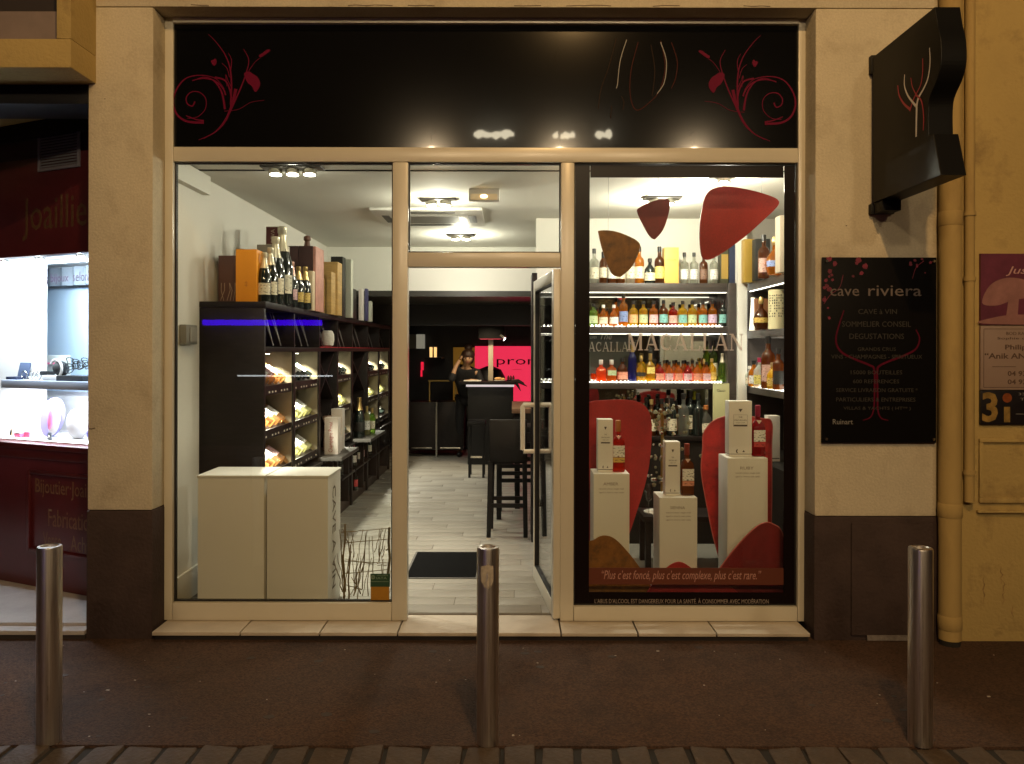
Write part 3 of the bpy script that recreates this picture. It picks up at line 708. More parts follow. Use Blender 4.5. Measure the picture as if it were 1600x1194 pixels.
# the bottles shown lying in the lit bays
bayname = {0:'nearest lit bay', 1:'second lit bay', 3:'third lit bay', 5:'fourth lit bay', 6:'farthest lit bay'}
rowname = ['upper', 'middle', 'lower']
a_ = Vector((-math.cos(R(34)), 0, math.sin(R(34)))); n_ = Vector((math.sin(R(34)), 0, math.cos(R(34))))
xq = (-n_).cross(a_); rotq = Matrix((xq, -n_, a_)).transposed().to_quaternion()
rs = random.Random(3)
for i in LIT:
    y0, y1 = YV[i]+.04, YV[i+1]-.04
    for r_, zl in enumerate((1.346, 1.056, .766)):
        for q in range(5):
            y = y0 + (y1-y0)*(q+.5)/5 + rs.uniform(-.008,.008)
            if i == 0: gm, lm, cm, wn = rose, (l_white if (q+r_) % 3 else l_pink), (c_pinkfoil if q % 2 else c_gold), 'ros\u00e9 wine'
            elif i == 1: gm, lm, cm, wn = (white_w if r_ else dark_glass), l_white, (c_palefoil if q % 2 else c_black), ('white wine' if r_ else 'dark wine')
            elif r_ == 1: gm, lm, cm, wn = white_w, (l_white if q % 2 else l_yellow), c_gold, 'pale wine'
            else: gm, lm, cm, wn = dark_glass, l_white, (c_black if q % 2 else c_red), 'dark wine'
            bottle('wine', f'{wn} bottle lying {ORD[q]} from front, {rowname[r_]} row of the {bayname[i]}', 'wine bottles lying in the lit cabinet bays',
                   (XS-.055, y, zl+.042), gm, lm, cm, rot=rotq)
# dark bottles in the cubes low down
for k, (i, dy, z, lm) in enumerate(((4,.18,.4205,l_white),(4,.44,.4205,l_white),(4,.62,.4205,l_pink),(4,.25,.161,l_red),(5,.2,.4205,l_cream),(5,.5,.161,l_cream),(3,.2,.4205,l_black),(3,.45,.161,l_brown),(2,.2,.161,l_black),(2,.5,.4205,l_brown))):
    rz = Matrix.Rotation(R(60), 3, 'Z').to_quaternion()
    bottle('wine', f'dark bottle with {lm.name[6:]} label, {["left","right"][dy > .4] if dy < .6 else "far right"} in {"upper" if z > .3 else "lower"} cubes under {ORD[i]} cabinet bay', 'bottles in the low cubes', (-1.62, YV[i]+dy, z+.001), dark_glass, lm, c_black if k % 2 else c_red, sc=.76, rot=rz)
# things in the niche and on the counters
t = thing('gift_bag', 'small white wrapped bag standing in the cabinet niche above the third bay', 'bag', (-1.62, 7.02, 1.64))
g = G(); g.lathe([(.030,1.6405),(.052,1.655),(.060,1.70),(.058,1.75),(.044,1.78),(.030,1.785)], (-1.635,7.06,0), 12); g.build('bag', M('white_tissue', (.62,.58,.5), .7, bump=.6, bscale=30), t)
def carton(label, x0, x1, y0, y1, z0, z1, mt, name='gift_box', cat='gift box', group=None, text=None, stripe=None, bev=.003, vert=False):
    t = thing(name, label, cat, ((x0+x1)/2,(y0+y1)/2,z0), group)
    g = G(); g.box(x0,x1,y0,y1,z0+.0005,z1); g.build('carton', mt, t, bev=bev)
    if stripe:
        g = G(); g.box(x0+.0+.004,x1-.004,y0-.0015,y0-.0002,stripe[0],stripe[1]); g.build('print', stripe[2], t, smooth=False)
    if text:
        g = G(); body, tz0, tz1, tm, mg = text
        if vert:
            g.text(body, 0, tz1-tz0, 0, (x1-x0)*(1-2*mg), 0); g.xf(Matrix.Translation((x0+(x1-x0)*(1-mg), y0-.0016, tz0)) @ Matrix.Rotation(R(-90), 4, 'Y'))
        else: g.text(body, x0+(x1-x0)*mg, x1-(x1-x0)*mg, tz0, tz1, y0-.0016)
        g.build('lettering', tm, t, smooth=False)
    return t
GB = 'cartons on the cabinet counter'
carton('tall white carton with red vertical lettering at the front of the cabinet counter', -1.60,-1.485, 6.80,6.91, .72,1.035, M('white_carton', (.66,.61,.56), .6), group=GB, text=('Champagne Privat', .74, 1.00, M('carton_red_print', (.35,.06,.06), .6), .30), vert=True)
carton('short white carton between two taller cartons on the cabinet counter', -1.59,-1.51, 7.0,7.08, .72,.855, M('white_carton', (.66,.61,.56), .6), group=GB)
carton('tallest white carton at the back of the cabinet counter', -1.62,-1.52, 7.14,7.25, .72,1.085, M('white_carton2', (.60,.55,.50), .6), group=GB)
carton('dark brown carton tucked behind the white cartons on the cabinet counter', -1.66,-1.60, 7.0,7.1, .72,1.03, l_brown, group=GB)
bottle('champagne', 'large dark champagne bottle with gold foil neck on the far cabinet counter', 'bottles on the cabinet counters', (-1.56, 8.15, .7205), dark_glass, l_black, c_gold, sc=1.25)
bottle('wine', 'pale wine bottle with white label beside the big champagne on the far counter', 'bottles on the cabinet counters', (-1.53, 8.40, .7205), white_w, l_white, c_gold)
bottle('wine', 'green glass bottle at the right end of the far cabinet counter', 'bottles on the cabinet counters', (-1.50, 8.55, .7205), green_l, l_cream, c_gold, sc=.9)

# ------------------------------------------------------------------ things standing on top of the cabinet
orange_c = M('orange_carton', (.78,.30,.008), .5, var=.04); wood_c = M('pine_wood', (.50,.31,.10), .6, var=.25, scale=6, stretch=(1,1,7)); crate_c = M('dark_wood_crate', (.055,.022,.020), .55, var=.3, scale=8)
GT = 'boxes on top of the wine cabinet'
carton('bright orange champagne carton on the front corner of the wine cabinet', -1.805,-1.668,5.20,5.34,ZT,ZT+.345,orange_c,group=GT, text=('\u2021', ZT+.10, ZT+.135, M('orange_print', (.42,.12,.01), .5), .40))
q = carton('dark brown carton with pale scribbled print behind the orange carton', -1.985,-1.80,5.38,5.50,ZT,ZT+.325,M('brown_carton', (.085,.035,.028), .6),group=GT)
g = G(); rr = random.Random(2)
for k in range(7):
    xx = -1.97+.022*k; g.ribbon([(xx, ZT+.02),(xx+rr.uniform(-.02,.03),ZT+.09),(xx+rr.uniform(-.02,.03),ZT+.14)], .0035, 5.3785-.0002*k)
g.build('print', M('pale_scribble', (.34,.26,.20), .6), q, smooth=False)
carton('tall grey carton standing behind the champagne bottles on the cabinet', -1.86,-1.655,5.80,5.93,ZT,ZT+.455,M('grey_carton', (.26,.235,.19), .6),group=GT)
carton('small dark red and cream box lying on the tall grey carton', -1.80,-1.70,5.82,5.91,ZT+.455,ZT+.59,M('cream_carton', (.42,.36,.27), .6),group=GT, stripe=(ZT+.462,ZT+.584,M('oxblood_print', (.11,.018,.015), .5)), text=('REVA', ZT+.47, ZT+.57, M('pale_print', (.5,.4,.3), .6), .36), vert=True)
GC = 'champagne bottles on top of the wine cabinet'
for k, (x, y, sc, lm, cm, lab) in enumerate((
    (-1.640,5.27,1.02,l_cream,c_palefoil,'smallest champagne bottle with pale foil beside the orange carton'),
    (-1.636,5.39,1.17,l_cream,c_palefoil,'second champagne bottle with pale foil, right of the smallest'),
    (-1.640,5.52,1.45,l_cream,c_palefoil,'big champagne bottle with pale foil, second tallest in the group'),
    (-1.640,5.68,1.74,l_cream,c_palefoil,'tallest champagne bottle with pale foil on the cabinet'),
    (-1.605,5.80,1.02,l_pink,c_pinkfoil,'champagne bottle with pink foil and pink label'),
    (-1.615,6.02,.98,l_gold,c_gold,'gold necked champagne bottle next to the pink foiled one'),
    (-1.600,6.16,1.02,l_gold,c_gold,'gold necked champagne bottle nearest the red carton'))):
    bottle('champagne', lab+' on top of the cabinet', GC, (x,y,ZT), dark_glass, lm, cm, sc=sc)
t = thing('wine_crate', 'stack of dark crates with lighter joint lines behind the champagne bottles', 'crate stack', (-1.75, 6.45, ZT))
for r_ in range(2):
    for c_ in range(3):
        g = G(); x0 = -1.935+.115*c_; g.box(x0+.002, x0+.113, 6.35, 6.62, ZT+.001+.26*r_, ZT+.258+.26*r_); g.build('crate', crate_c, t, bev=.003)
carton('upright pinkish carton standing at the right end of the dark crates', -1.589,-1.565,6.35,6.62,ZT,ZT+.515,M('pink_carton', (.55,.26,.20), .6, var=.2, scale=12),group=GT)
t = thing('wooden_figure', 'small brown wooden figure on top of the dark crates', 'figurine', (-1.66,6.45,ZT+.519))
g = G(); g.lathe([(.02,0),(.026,.01),(.020,.05),(.030,.06),(.028,.085),(.01,.095)], (-1.66,6.45,ZT+.519), 10); g.build('figure', M('brown_wood', (.12,.045,.02), .5), t)
carton('slim dark red carton in front of the dark crates', -1.665,-1.615,6.26,6.33,ZT,ZT+.29,M('red_carton', (.16,.010,.018), .5),group=GT)
carton('slim cream wooden case in front of the pinkish carton', -1.605,-1.566,6.25,6.33,ZT,ZT+.31,M('cream_case', (.60,.47,.30), .6),group=GT)
carton('big pine wine case standing upright on the cabinet', -1.72,-1.555,7.10,7.28,ZT,ZT+.475,wood_c,group=GT)
carton('slim pine wine case leaning on the big pine case', -1.615,-1.57,6.92,7.08,ZT,ZT+.37,wood_c,group=GT)
carton('squat pine wine case in front of the big pine case', -1.68,-1.625,6.92,7.08,ZT,ZT+.31,wood_c,group=GT)
carton('slim dark blue carton left of the pine cases', -1.72,-1.69,6.80,6.88,ZT,ZT+.27,M('navy_carton', (.03,.03,.06), .5),group=GT)
carton('slim grey carton left of the pine cases', -1.685,-1.655,6.80,6.88,ZT,ZT+.28,M('grey_carton', (.26,.235,.19), .6),group=GT)
carton('black carton standing behind the big pine case', -1.69,-1.58,7.42,7.56,ZT,ZT+.56,M('black_carton', (.012,.012,.010), .5),group=GT)
carton('tall white carton behind the black carton', -1.60,-1.545,7.64,7.74,ZT,ZT+.56,M('white_carton3', (.52,.53,.44), .6),group=GT)
carton('wide low black case on the far part of the cabinet', -1.70,-1.575,7.86,8.06,ZT,ZT+.30,M('black_carton', (.012,.012,.010), .5),group=GT)
carton('thin pinkish carton beside the wide black case', -1.60,-1.575,7.70,7.80,ZT,ZT+.30,M('pink_carton2', (.45,.22,.18), .6),group=GT)
carton('white carton with dark side on the far part of the cabinet', -1.60,-1.565,8.30,8.42,ZT,ZT+.33,M('white_carton', (.66,.61,.56), .6),group=GT)
carton('navy carton on the far part of the cabinet', -1.56,-1.535,8.42,8.52,ZT,ZT+.34,M('navy_carton2', (.05,.05,.13), .5),group=GT)
carton('last pale carton on the far end of the cabinet', -1.57,-1.53,8.64,8.74,ZT,ZT+.22,M('white_carton3', (.52,.53,.44), .6),group=GT)

# ================================================================== RIGHT WINDOW DISPLAY
disp_red = M('display_red', (.34,.014,.014), .55, var=.22, scale=4, fine=.12); disp_red2 = M('display_red_marbled', (.40,.016,.015), .5, var=.45, scale=7, dark=(.08,.004,.006), dscale=9, damt=.8)
disp_gold = M('display_burnt_gold', (.22,.085,.010), .5, var=.45, scale=14, dark=(.05,.018,.005), dscale=11, damt=.8); disp_dark = M('display_dark_red', (.17,.008,.011), .5, var=.35, scale=5)
def pick(label, pts, Y, mt, edge=None, th=.014, sharp=False, thread=None, tilt=0):
    s = spline([(X(a,Y), Z(b,Y)) for a,b in pts], 7, True)
    cx = sum(p[0] for p in s)/len(s); zb = min(p[1] for p in s)
    t = thing('hanging_shape' if thread else 'standing_shape', label, 'display panel', (cx, Y, zb), 'curved coloured shapes in the right window')
    g = G(); g.prism(s, 'y', Y, Y+th); g.build('panel', mt, t, bev=0)
    if edge:
        g = G(); loop = [(x_, Y-.0, z_) for x_,z_ in s]; g.tube(loop+loop[:1], .0035, 6); g.build('edge', edge, t)
    if thread:
        g = G()
        for px, py in thread: g.tube([(X(px,Y), Y+th/2, Z(py,Y)), (X(px,Y)+.002, Y+th/2, 2.745)], .0012, 5)
        g.build('thread', grey_print, t)
    return t
pick('burnt gold curved panel hanging by a thread at the left of the right window', [(935,366),(938,360),(960,361),(985,370),(999,380),(998,392),(988,415),(973,430),(966,432),(955,426),(944,400)], 4.86, disp_gold, thread=[(950,362)])
pick('small dark red curved panel hanging in the middle of the right window', [(995,330),(1000,323),(1020,314),(1040,310),(1046,316),(1044,335),(1036,358),(1026,371),(1021,373),(1013,366),(1003,348)], 4.90, disp_dark, thread=[(1028,313)])
pick('large plain red curved panel hanging at the upper right of the right window', [(1103,304),(1118,293),(1140,291),(1175,297),(1205,306),(1216,313),(1214,322),(1196,340),(1160,372),(1120,400),(1103,405),(1096,398),(1093,370),(1095,335)], 4.84, disp_red, thread=[(1130,293),(1190,302)])
pick('large plain red curved panel standing behind the left pedestal', [(905,640),(918,629),(945,625),(985,625),(1008,634),(1018,658),(1017,705),(1010,750),(992,810),(975,860),(962,895),(955,930),(935,935),(905,930),(893,800)], 5.18, disp_red)
pick('large marbled red curved panel standing behind the right pedestal', [(1098,700),(1100,675),(1118,655),(1150,648),(1190,653),(1206,659),(1206,700),(1206,800),(1200,900),(1165,935),(1140,915),(1118,850),(1103,780),(1096,735)], 5.20, disp_red2, edge=M('pale_red_edge', (.45,.10,.08), .5))
pick('burnt gold rounded panel standing low in the left corner of the right window', [(913,860),(930,843),(944,837),(960,841),(978,858),(1000,886),(1020,920),(1020,950),(960,955),(910,950)], 4.76, disp_gold)
pick('dark red rounded panel standing low in the right corner of the right window', [(1108,925),(1122,893),(1150,855),(1178,826),(1195,816),(1208,818),(1222,830),(1230,870),(1230,955),(1170,958),(1108,955)], 4.75, disp_dark, edge=M('pale_red_edge', (.45,.10,.08), .5))
pick('low red rounded panel at the foot of the middle pedestal', [(1004,952),(1018,916),(1042,888),(1056,879),(1068,879),(1082,888),(1100,905),(1145,918),(1165,950),(1080,958)], 4.735, disp_red)
PED = [(928,984,740,5.00,'AMBER','left'),(1031,1090,777,4.96,'SIENNA','middle'),(1137,1200,715,4.96,'RUBY','right')]
RW = 4.90
for k, (pa, pb, py, Y, nm, side) in enumerate(PED):
    Yf = 4.82+.02*k; xa, xb, zt = X(pa,Yf), X(pb,Yf), Z(py,Yf); hgt = ['middle height','shortest','tallest'][k]
    t = thing('pedestal', f'{hgt} white pedestal lettered {nm} in the right window', 'pedestal', ((xa+xb)/2,Yf+.11,.06), 'white pedestals in the right window')
    g = G(); g.box(xa,xb,Yf,Yf+.215,.0605,zt); g.build('body', white_lac, t, bev=.003)
    g = G(); m_ = (xa+xb)/2; w_ = .05 if k != 2 else .045
    g.text(nm, m_-w_, m_+w_*.8, zt-.070, zt-.052, Yf-.0012)
    for j in range(2+(k==1)): g.text('aged in sherry oak casks' if j else 'natural colour, single malt', m_-.075, m_+.075, zt-.098-.022*j, zt-.086-.022*j, Yf-.0012)
    g.build('lettering', M('grey_lettering', (.25,.21,.17), .6), t, smooth=False)
    # box and bottle standing on it
    bx0, bx1, bz = [(X(934.5,Yf+.06),X(958,Yf+.06),Z(655,Yf+.06)),(X(1040,Yf+.06),X(1063,Yf+.06),Z(690,Yf+.06)),(X(1139,Yf+.06),X(1175,Yf+.06),Z(626,Yf+.06))][k]
    q = thing('whisky_carton', f'white whisky carton with fine print standing on the {side} pedestal', 'whisky carton', ((bx0+bx1)/2,Yf+.1,zt), 'white whisky cartons on the pedestals')
    H = bz-zt
    g = G(); g.box(bx0,bx1,Yf+.06,Yf+.15,zt+.018,bz); g.build('carton', white_card, q, bev=.003)
    g = G(); g.box(bx0+.001,bx1-.001,Yf+.061,Yf+.149,zt+.0005,zt+.0145); g.build('carton_foot', white_card, q, bev=.002)
    g = G(); g.box(bx0+.002,bx1-.002,Yf+.0625,Yf+.148,zt+.0146,zt+.0179); g.build('seam', dark_print, q, smooth=False)
    g = G(); yp = Yf+.0588; cx = (bx0+bx1)/2; W = bx1-bx0
    g.add([(cx-W*.09,yp,bz-H*.14),(cx+W*.09,yp,bz-H*.14),(cx,yp,bz-H*.20)], [(0,2,1)])
    g.box(cx-W*.30,cx+W*.30,yp,yp+.0008,bz-H*.455,bz-H*.43)
    if k == 2:
        for z_ in (.245,.425): g.box(cx-W*.30,cx+W*.30,yp,yp+.0008,bz-H*z_-.0012,bz-H*z_)
        for x_ in (-.30,.29): g.box(cx+W*x_,cx+W*x_+.0012,yp,yp+.0008,bz-H*.424,bz-H*.2455)
    g.text('THE', cx-W*.08, cx+W*.08, bz-H*.30, bz-H*.275, yp); g.text('MACALLAN', cx-W*.26, cx+W*.26, bz-H*.355, bz-H*.33, yp); g.text('single malt', cx-W*.2, cx+W*.2, bz-H*.40, bz-H*.38, yp)
    g.ribbon([(cx-W*.10-W*.07*math.cos(a_2/6), zt+H*.10+W*.07*math.sin(a_2/6)) for a_2 in range(-8,9)], W*.05, yp, .0006); g.prism([(cx+W*.08,zt+H*.085),(cx+W*.20,zt+H*.085),(cx+W*.14,zt+H*.12)], 'y', yp, yp+.0006)
    g.build('print', M('brown_grey_print', (.07,.05,.045), .6), q, smooth=False)
    bxm = [X(966,Yf+.1),X(1073.5,Yf+.1),X(1184,Yf+.1)][k]
    gm = [red_l, brown_l, M_liquor('ruby_liquor', (.42,.015,.03), .35)][k]; cm = [c_orange, M('cap_rust', (.22,.035,.02), .4), c_red][k]
    htop = [656,692,632][k]; sc = (Z(htop,Yf+.1)-zt)/.292
    o = bottle('square', f'{["amber red","dark brown","ruby"][k]} whisky bottle with {["orange","rust","dark red"][k]} cap standing on the {side} pedestal', 'whisky bottles on the pedestals', (bxm,Yf+.10,zt+.001), gm, l_white, cm, sc=sc, sxy=sc*.92)
    g = G(); r_ = .0412; g.box(-r_*.86,r_*.86,-r_-.0012,-r_+.001,.055,.082); add_child('colour_band', g.mesh([l_gold,l_salmon,l_red][k], smooth=False), o)
    g = G(); g.prism([(-.016,.205),(.016,.205),(.004,.190),(0,.180),(-.004,.190)], 'y', -.030, -.027); add_child('neck_tag', g.mesh(M('neck_tag', (.7,.5,.42), .4), smooth=False), o)
carton('tall white carton standing on the dark side cabinet at the window right edge', X(1200.5,5.7),X(1219,5.7),5.70,5.79,.82,Z(649,5.7),M('white_carton_b', (.66,.62,.53), .6), name='whisky_carton', cat='whisky carton', stripe=(.84,.846,dark_print))

# ------------------------------------------------------------------ whisky shelves
SY, SB = 6.45, 6.76
ws = thing('whisky_shelves', 'dark mirror backed whisky shelf unit behind the right window', 'shelf unit', (1.0, 6.6, .06))
mirror = M('dark_mirror', (.42,.42,.40), .03, metal=1)
shelf_m = M('dark_brown_shelf', (.045,.036,.032), .4, var=.2, scale=6, stretch=(1,6,6))
ZS = [(2.160,.072),(1.807,.055),(1.352,.050)]
for zt, th in ZS:
    g = G(); g.box(.205, 1.743, SY, SB, zt-th, zt); g.build('shelf', shelf_m, ws, bev=.002)
g = G(); g.box(.16, .203, SY-.01, SB+.02, .0605, 2.24); g.build('end_panel', black_wood, ws, bev=.002)
g = G(); g.box(1.745, 1.815, SY-.005, SB+.02, .0605, 2.161); g.build('end_panel', shelf_m, ws, bev=.002)
g = G(); g.box(.204, 1.744, SB+.001, SB+.018, .93, 2.155); g.build('mirror_back', mirror, ws, smooth=False)
g = G(); g.box(.204, 1.744, 6.40, SB+.018, .0605, .885); g.build('counter_body', black_mat, ws, bev=.003)
g = G(); g.box(.204, 1.744, 6.38, SB+.018, .886, .925); g.build('counter_top', black_wood, ws, bev=.003)
g = G(); g.box(1.82, 1.895, SY-.03, 6.9, .0605, 2.745); g.build('lit_post', white_wall, ws, bev=.002)
g = G(); g.box(1.8955, 1.902, SY-.0, 6.46, 1.36, 2.2); g.build('led_strip', M_emit('led_post', (1,.95,.82), 3.0), ws, smooth=False)
wall_b = G(); wall_b.box(.206, 2.249, 6.80, 6.93, .06, 2.745); struct(wall_b.build('partition_wall', white_wall, smooth=False))
g = G()
for zt, th in ZS[1:]:
    x = .26; 
    while x < 1.70:
        if rs.random() < .86: g.ball((x, SY+.012, zt+.007), .0075, seg=6, rings=4)
        x += rs.choice([.024,.028,.034])
o = g.build('led_bead', led_dot, ws, smooth=False); o['kind'] = 'stuff'
for zt, th in ZS[1:]:
    g = G(); x = .22
    while x < 1.70:
        w_ = rs.uniform(.018,.040); g.box(x, x+w_, SY+.034, SY+.115, zt+.0004, zt+.0024); x += w_+rs.uniform(.012,.03)
    o = g.build('led_strip', M_emit('led_shelf', (1,.90,.70), 11), ws, smooth=False); o['kind'] = 'stuff'
for zt, th in ZS[:2]:
    g = G(); g.box(.21, 1.74, SY+.02, SY+.035, zt-th-.006, zt-th-.0005); g.build('led_strip', M_emit('led_under', (1,.93,.78), 5), ws, smooth=False)
# top row
TOPROW = [(928,'whisky',clear_l,l_cream,c_black,.96),(942,'wine',brown_l,l_cream,c_black,.86),(956,'whisky',brown_l,l_white,c_black,.98),(969,'whisky',brown_l,l_cream,c_black,.96),(985,'whisky',clear_l,l_cream,c_black,1.0),(998.5,'whisky',amber,l_cream,c_black,1.02),(1015,'squat',dark_glass,l_cream,c_black,.92),(1030,'whisky',brown_l,l_yellow,c_black,1.02),(1069,'whisky',clear_l,l_white,c_black,.86),(1084,'whisky',clear_l,l_white,c_black,.86),(1099,'whisky',brown_l,l_brown,c_black,.86),(1115,'whisky',clear_l,l_white,c_black,.86)]
for k, (px, kind, gm, lm, cm, sc) in enumerate(TOPROW):
    Y = 6.52; bottle(kind, f'{gm.name.split("_")[0]} glass whisky bottle with {lm.name[6:]} label, {ORD[k]} from the left on the top whisky shelf', 'whisky bottles on the top shelf', (X(px,Y),Y,2.1605), gm, lm, cm, sc=sc)
carton('tall yellow whisky carton between bottles on the top whisky shelf', X(1037.5,6.49),X(1060,6.49),6.48,6.59,2.1605,Z(386,6.48),M('yellow_carton', (.72,.42,.10), .55,var=.05),name='whisky_carton',cat='whisky carton', text=('MACALLAN', 2.345, 2.36, M('yellow_print', (.35,.17,.03), .6), .18))
carton('dark green and gold carton at the right of the top whisky shelf', X(1126,6.5),X(1138,6.5),6.5,6.6,2.1605,2.45,M('green_carton', (.05,.05,.025), .5),name='whisky_carton',cat='whisky carton', stripe=(2.2,2.4,M('gold_print', (.40,.26,.06), .4)))
carton('dark blue carton at the far right of the top whisky shelf', X(1139,6.5),X(1150,6.5),6.5,6.6,2.1605,2.48,M('blue_carton', (.012,.022,.06), .5),name='whisky_carton',cat='whisky carton')
# second row: small flat bottles with coloured labels
ROW2 = [(927,green_l,l_green,.62),(942.5,amber,l_cream,.66),(959,amber,l_white,.66),(974,amber,l_blue,.90),(989.5,gold_l,l_orange,.70),(1005,gold_l,l_green,.70),(1021,amber,l_pink,.70),(1036.5,brown_l,l_teal,.72),(1051.5,red_l,l_rose,.66),(1066.5,gold_l,l_teal,.70),(1081.5,gold_l,l_green,.70),(1098,amber,l_teal,.70),(1113,amber,l_lilac,.72),(1129.5,dark_glass,l_teal,.72)]
for k, (px, gm, lm, sc) in enumerate(ROW2):
    Y = 6.52; bottle('squat' if k in (1,2) else 'whisky', f'small bottle with {lm.name[6:]} label, {ORD[k]} from the left on the middle whisky shelf', 'small whisky bottles on the middle shelf', (X(px,Y),Y,1.8115), gm, lm, c_white if k in (1,2) else c_black, sc=sc if k not in (1,2) else .78, sxy=.92 if k not in (1,2) else .75)
# third row
g_ = 'spirit bottles on the lowest lit shelf'
Y = 6.54
for px, kind, gm, lm, cm, sc, sxy, lab in (
    (939,'square',M_liquor('orange_glow',(.95,.16,.03),.45),None,c_white,.62,1.0,'broad glowing red bottle at the left end'),
    (955.5,'square',M_liquor('redgreen_glow',(.62,.20,.04),.4),l_green,c_white,.62,1.0,'broad red bottle with green glow, second from the left'),
    (972.5,'squat',brown_l,l_salmon,c_black,.86,.9,'dark squat bottle with salmon label'),
    (988,'wine',blue_l,None,c_gold,1.0,.95,'tall blue glass bottle'),
    (1001.5,'decanter',gold_l,l_black,c_gold,.82,.72,'round golden decanter with a dark shield label'),
    (1016,'square',gold_l,l_yellow,c_gold,.80,.9,'square golden bottle with yellow label'),
    (1112,'squat',gold_l,l_gold,c_gold,.86,.8,'round gold bottle near the right end'),
    (1115,'whisky',green_l,l_cream,c_black,1.15,.8,'tall green bottle behind the gold one'),
    (1128.5,'champagne',green_l,None,c_palefoil,.72,.75,'green bottle at the right end'),
    (1100,'decanter',amber,l_gold,c_gold,.72,.55,'amber decanter beside the miniature bottles')):
    yy = Y + (.10 if 'behind' in lab else 0)
    bottle(kind, lab+' on the lowest lit whisky shelf', g_, (X(px,yy),yy,1.357), gm, lm, cm, sc=sc, sxy=sxy)
for k in range(6):
    px = 1031+14.6*k
    bottle('squat', f'miniature red bottle, {ORD[k]} of six in front row of the lowest lit shelf', 'miniature red bottles', (X(px,6.50),6.50,1.357), amber if k % 3 else red_l, l_pink if k % 2 else l_salmon, c_black, sc=.74, sxy=.70)
for k in range(4):
    px = 1038+14.6*k
    bottle('squat', f'miniature amber bottle, {ORD[k]} of four in back row of the lowest lit shelf', 'miniature amber bottles', (X(px,6.62),6.62,1.357), amber, l_red, c_black, sc=.78, sxy=.70)
# brand board standing on the lowest shelf
t = thing('brand_board', 'dark green board with pale serif lettering at the left of the whisky shelves', 'sign', (.75,6.70,1.353))
g = G(); g.box(X(900,6.68),X(984,6.68),6.68,6.70,1.42,1.745); g.box(.62,.66,6.68,6.72,1.3535,1.419); g.build('board', M('dark_green_board', (.035,.045,.035), .4), t, bev=.002)
g = G(); serif(g, 'MACALLAN', X(906,6.68), X(988,6.68)+.03, Z(549,6.68), Z(534,6.68), 6.6775); g.text('The', X(938,6.68), X(956,6.68), Z(530,6.68), Z(520,6.68), 6.678, shear=.35)
g.text('from', X(916,6.68), X(932,6.68), Z(529,6.68), Z(523,6.68), 6.678, shear=.35)
g.build('lettering', M('pale_green_lettering', (.45,.47,.40), .6), t, smooth=False)
# side shelves on the right wall
rsf = thing('side_shelves', 'dark shelves on the right wall of the right window', 'shelf unit', (2.08, 5.9, .06))
for zt, th in ((2.155,.06),(1.772,.06),(1.325,.05)):
    g = G(); g.box(1.905, 2.245, 5.05, 6.44, zt-th, zt); g.build('shelf', shelf_m, rsf, bev=.002)
g = G(); g.box(2.235, 2.247, 5.05, 6.44, .93, 2.09); g.build('back_panel', black_mat, rsf, smooth=False)
g = G(); g.box(1.905, 2.246, 6.442, 6.47, .06, 2.10); g.build('end_panel', shelf_m, rsf, bev=.002)
g = G(); g.box(1.79, 2.246, 5.05, 6.395, .0605, .82); g.build('cabinet', black_mat, rsf, bev=.003)
g = G(); g.box(1.925, 2.22, 5.10, 6.42, 1.3255, 1.334); g.build('lit_shelf_top', M_emit('led_panel', (1,.94,.80), 6), rsf, smooth=False)
g = G(); g.box(1.915, 1.925, 5.10, 6.42, 2.088, 2.0945); g.build('led_strip', M_emit('led_under', (1,.93,.78), 5), rsf, smooth=False)
gS = 'bottles on the right side shelves'
for (px,Y,zt,kind,gm,lm,cm,sc,lab) in ((1193,5.98,2.1555,'whisky',brown_l,l_rose,c_black,1.1,'dark whisky bottle with rose label on the top side shelf'),
    (1210,5.72,2.1555,'decanter',amber,l_blue,c_gold,1.05,'round blue labelled decanter on the top side shelf'),
    (1189,6.05,1.7725,'decanter',brown_l,l_gold,c_gold,.95,'round dark decanter with gold neck on the middle side shelf'),
    (1178,6.20,1.335,'squat',amber,l_white,c_black,.9,'amber bottle with white label on the glowing side shelf'),
    (1187,6.05,1.335,'squat',clear_l,l_yellow,c_red,1.0,'clear bottle with red cap on the glowing side shelf'),
    (1200,5.90,1.3345,'whisky',brown_l,l_rose,c_black,1.30,'tallest whisky bottle with rose label on the glowing side shelf'),
    (1207,5.80,1.3345,'squat',gold_l,l_gold,c_gold,.85,'small golden bottle in front of the tallest on the glowing side shelf'),
    (1216,5.68,1.3345,'whisky',brown_l,l_black,c_black,1.0,'dark bottle at the right of the glowing side shelf'),
    (1171,6.32,1.335,'squat',clear_l,l_cream,c_white,.7,'tiny clear bottle at the far end of the glowing side shelf')):
    bottle(kind, lab, gS, (X(px,Y),Y,zt+.0005), gm, lm, cm, sc=sc)
carton('gold carton at the far end of the top side shelf', X(1163,6.32),X(1179,6.32),6.32,6.41,2.1555,2.50,M('gold_carton', (.40,.25,.04), .4),name='whisky_carton',cat='whisky carton')
carton('black carton behind the dark bottle on the top side shelf', X(1180,6.16),X(1203,6.16),6.16,6.25,2.1555,2.48,M('black_carton', (.012,.012,.010), .5),name='whisky_carton',cat='whisky carton')
carton('cream carton at the near end of the top side shelf', X(1218,5.5),X(1230,5.5),5.5,5.6,2.1555,2.55,M('cream_carton', (.42,.36,.27), .6),name='whisky_carton',cat='whisky carton')
carton('brown carton behind the decanter on the middle side shelf', X(1180,6.2),X(1202,6.2),6.2,6.28,1.7725,2.02,M('tan_carton', (.22,.085,.03), .55),name='whisky_carton',cat='whisky carton')
t = thing('whisky_tube', 'round cream whisky tube covered in black lettering on the middle side shelf', 'whisky tube', (1.98,5.8,1.7725))
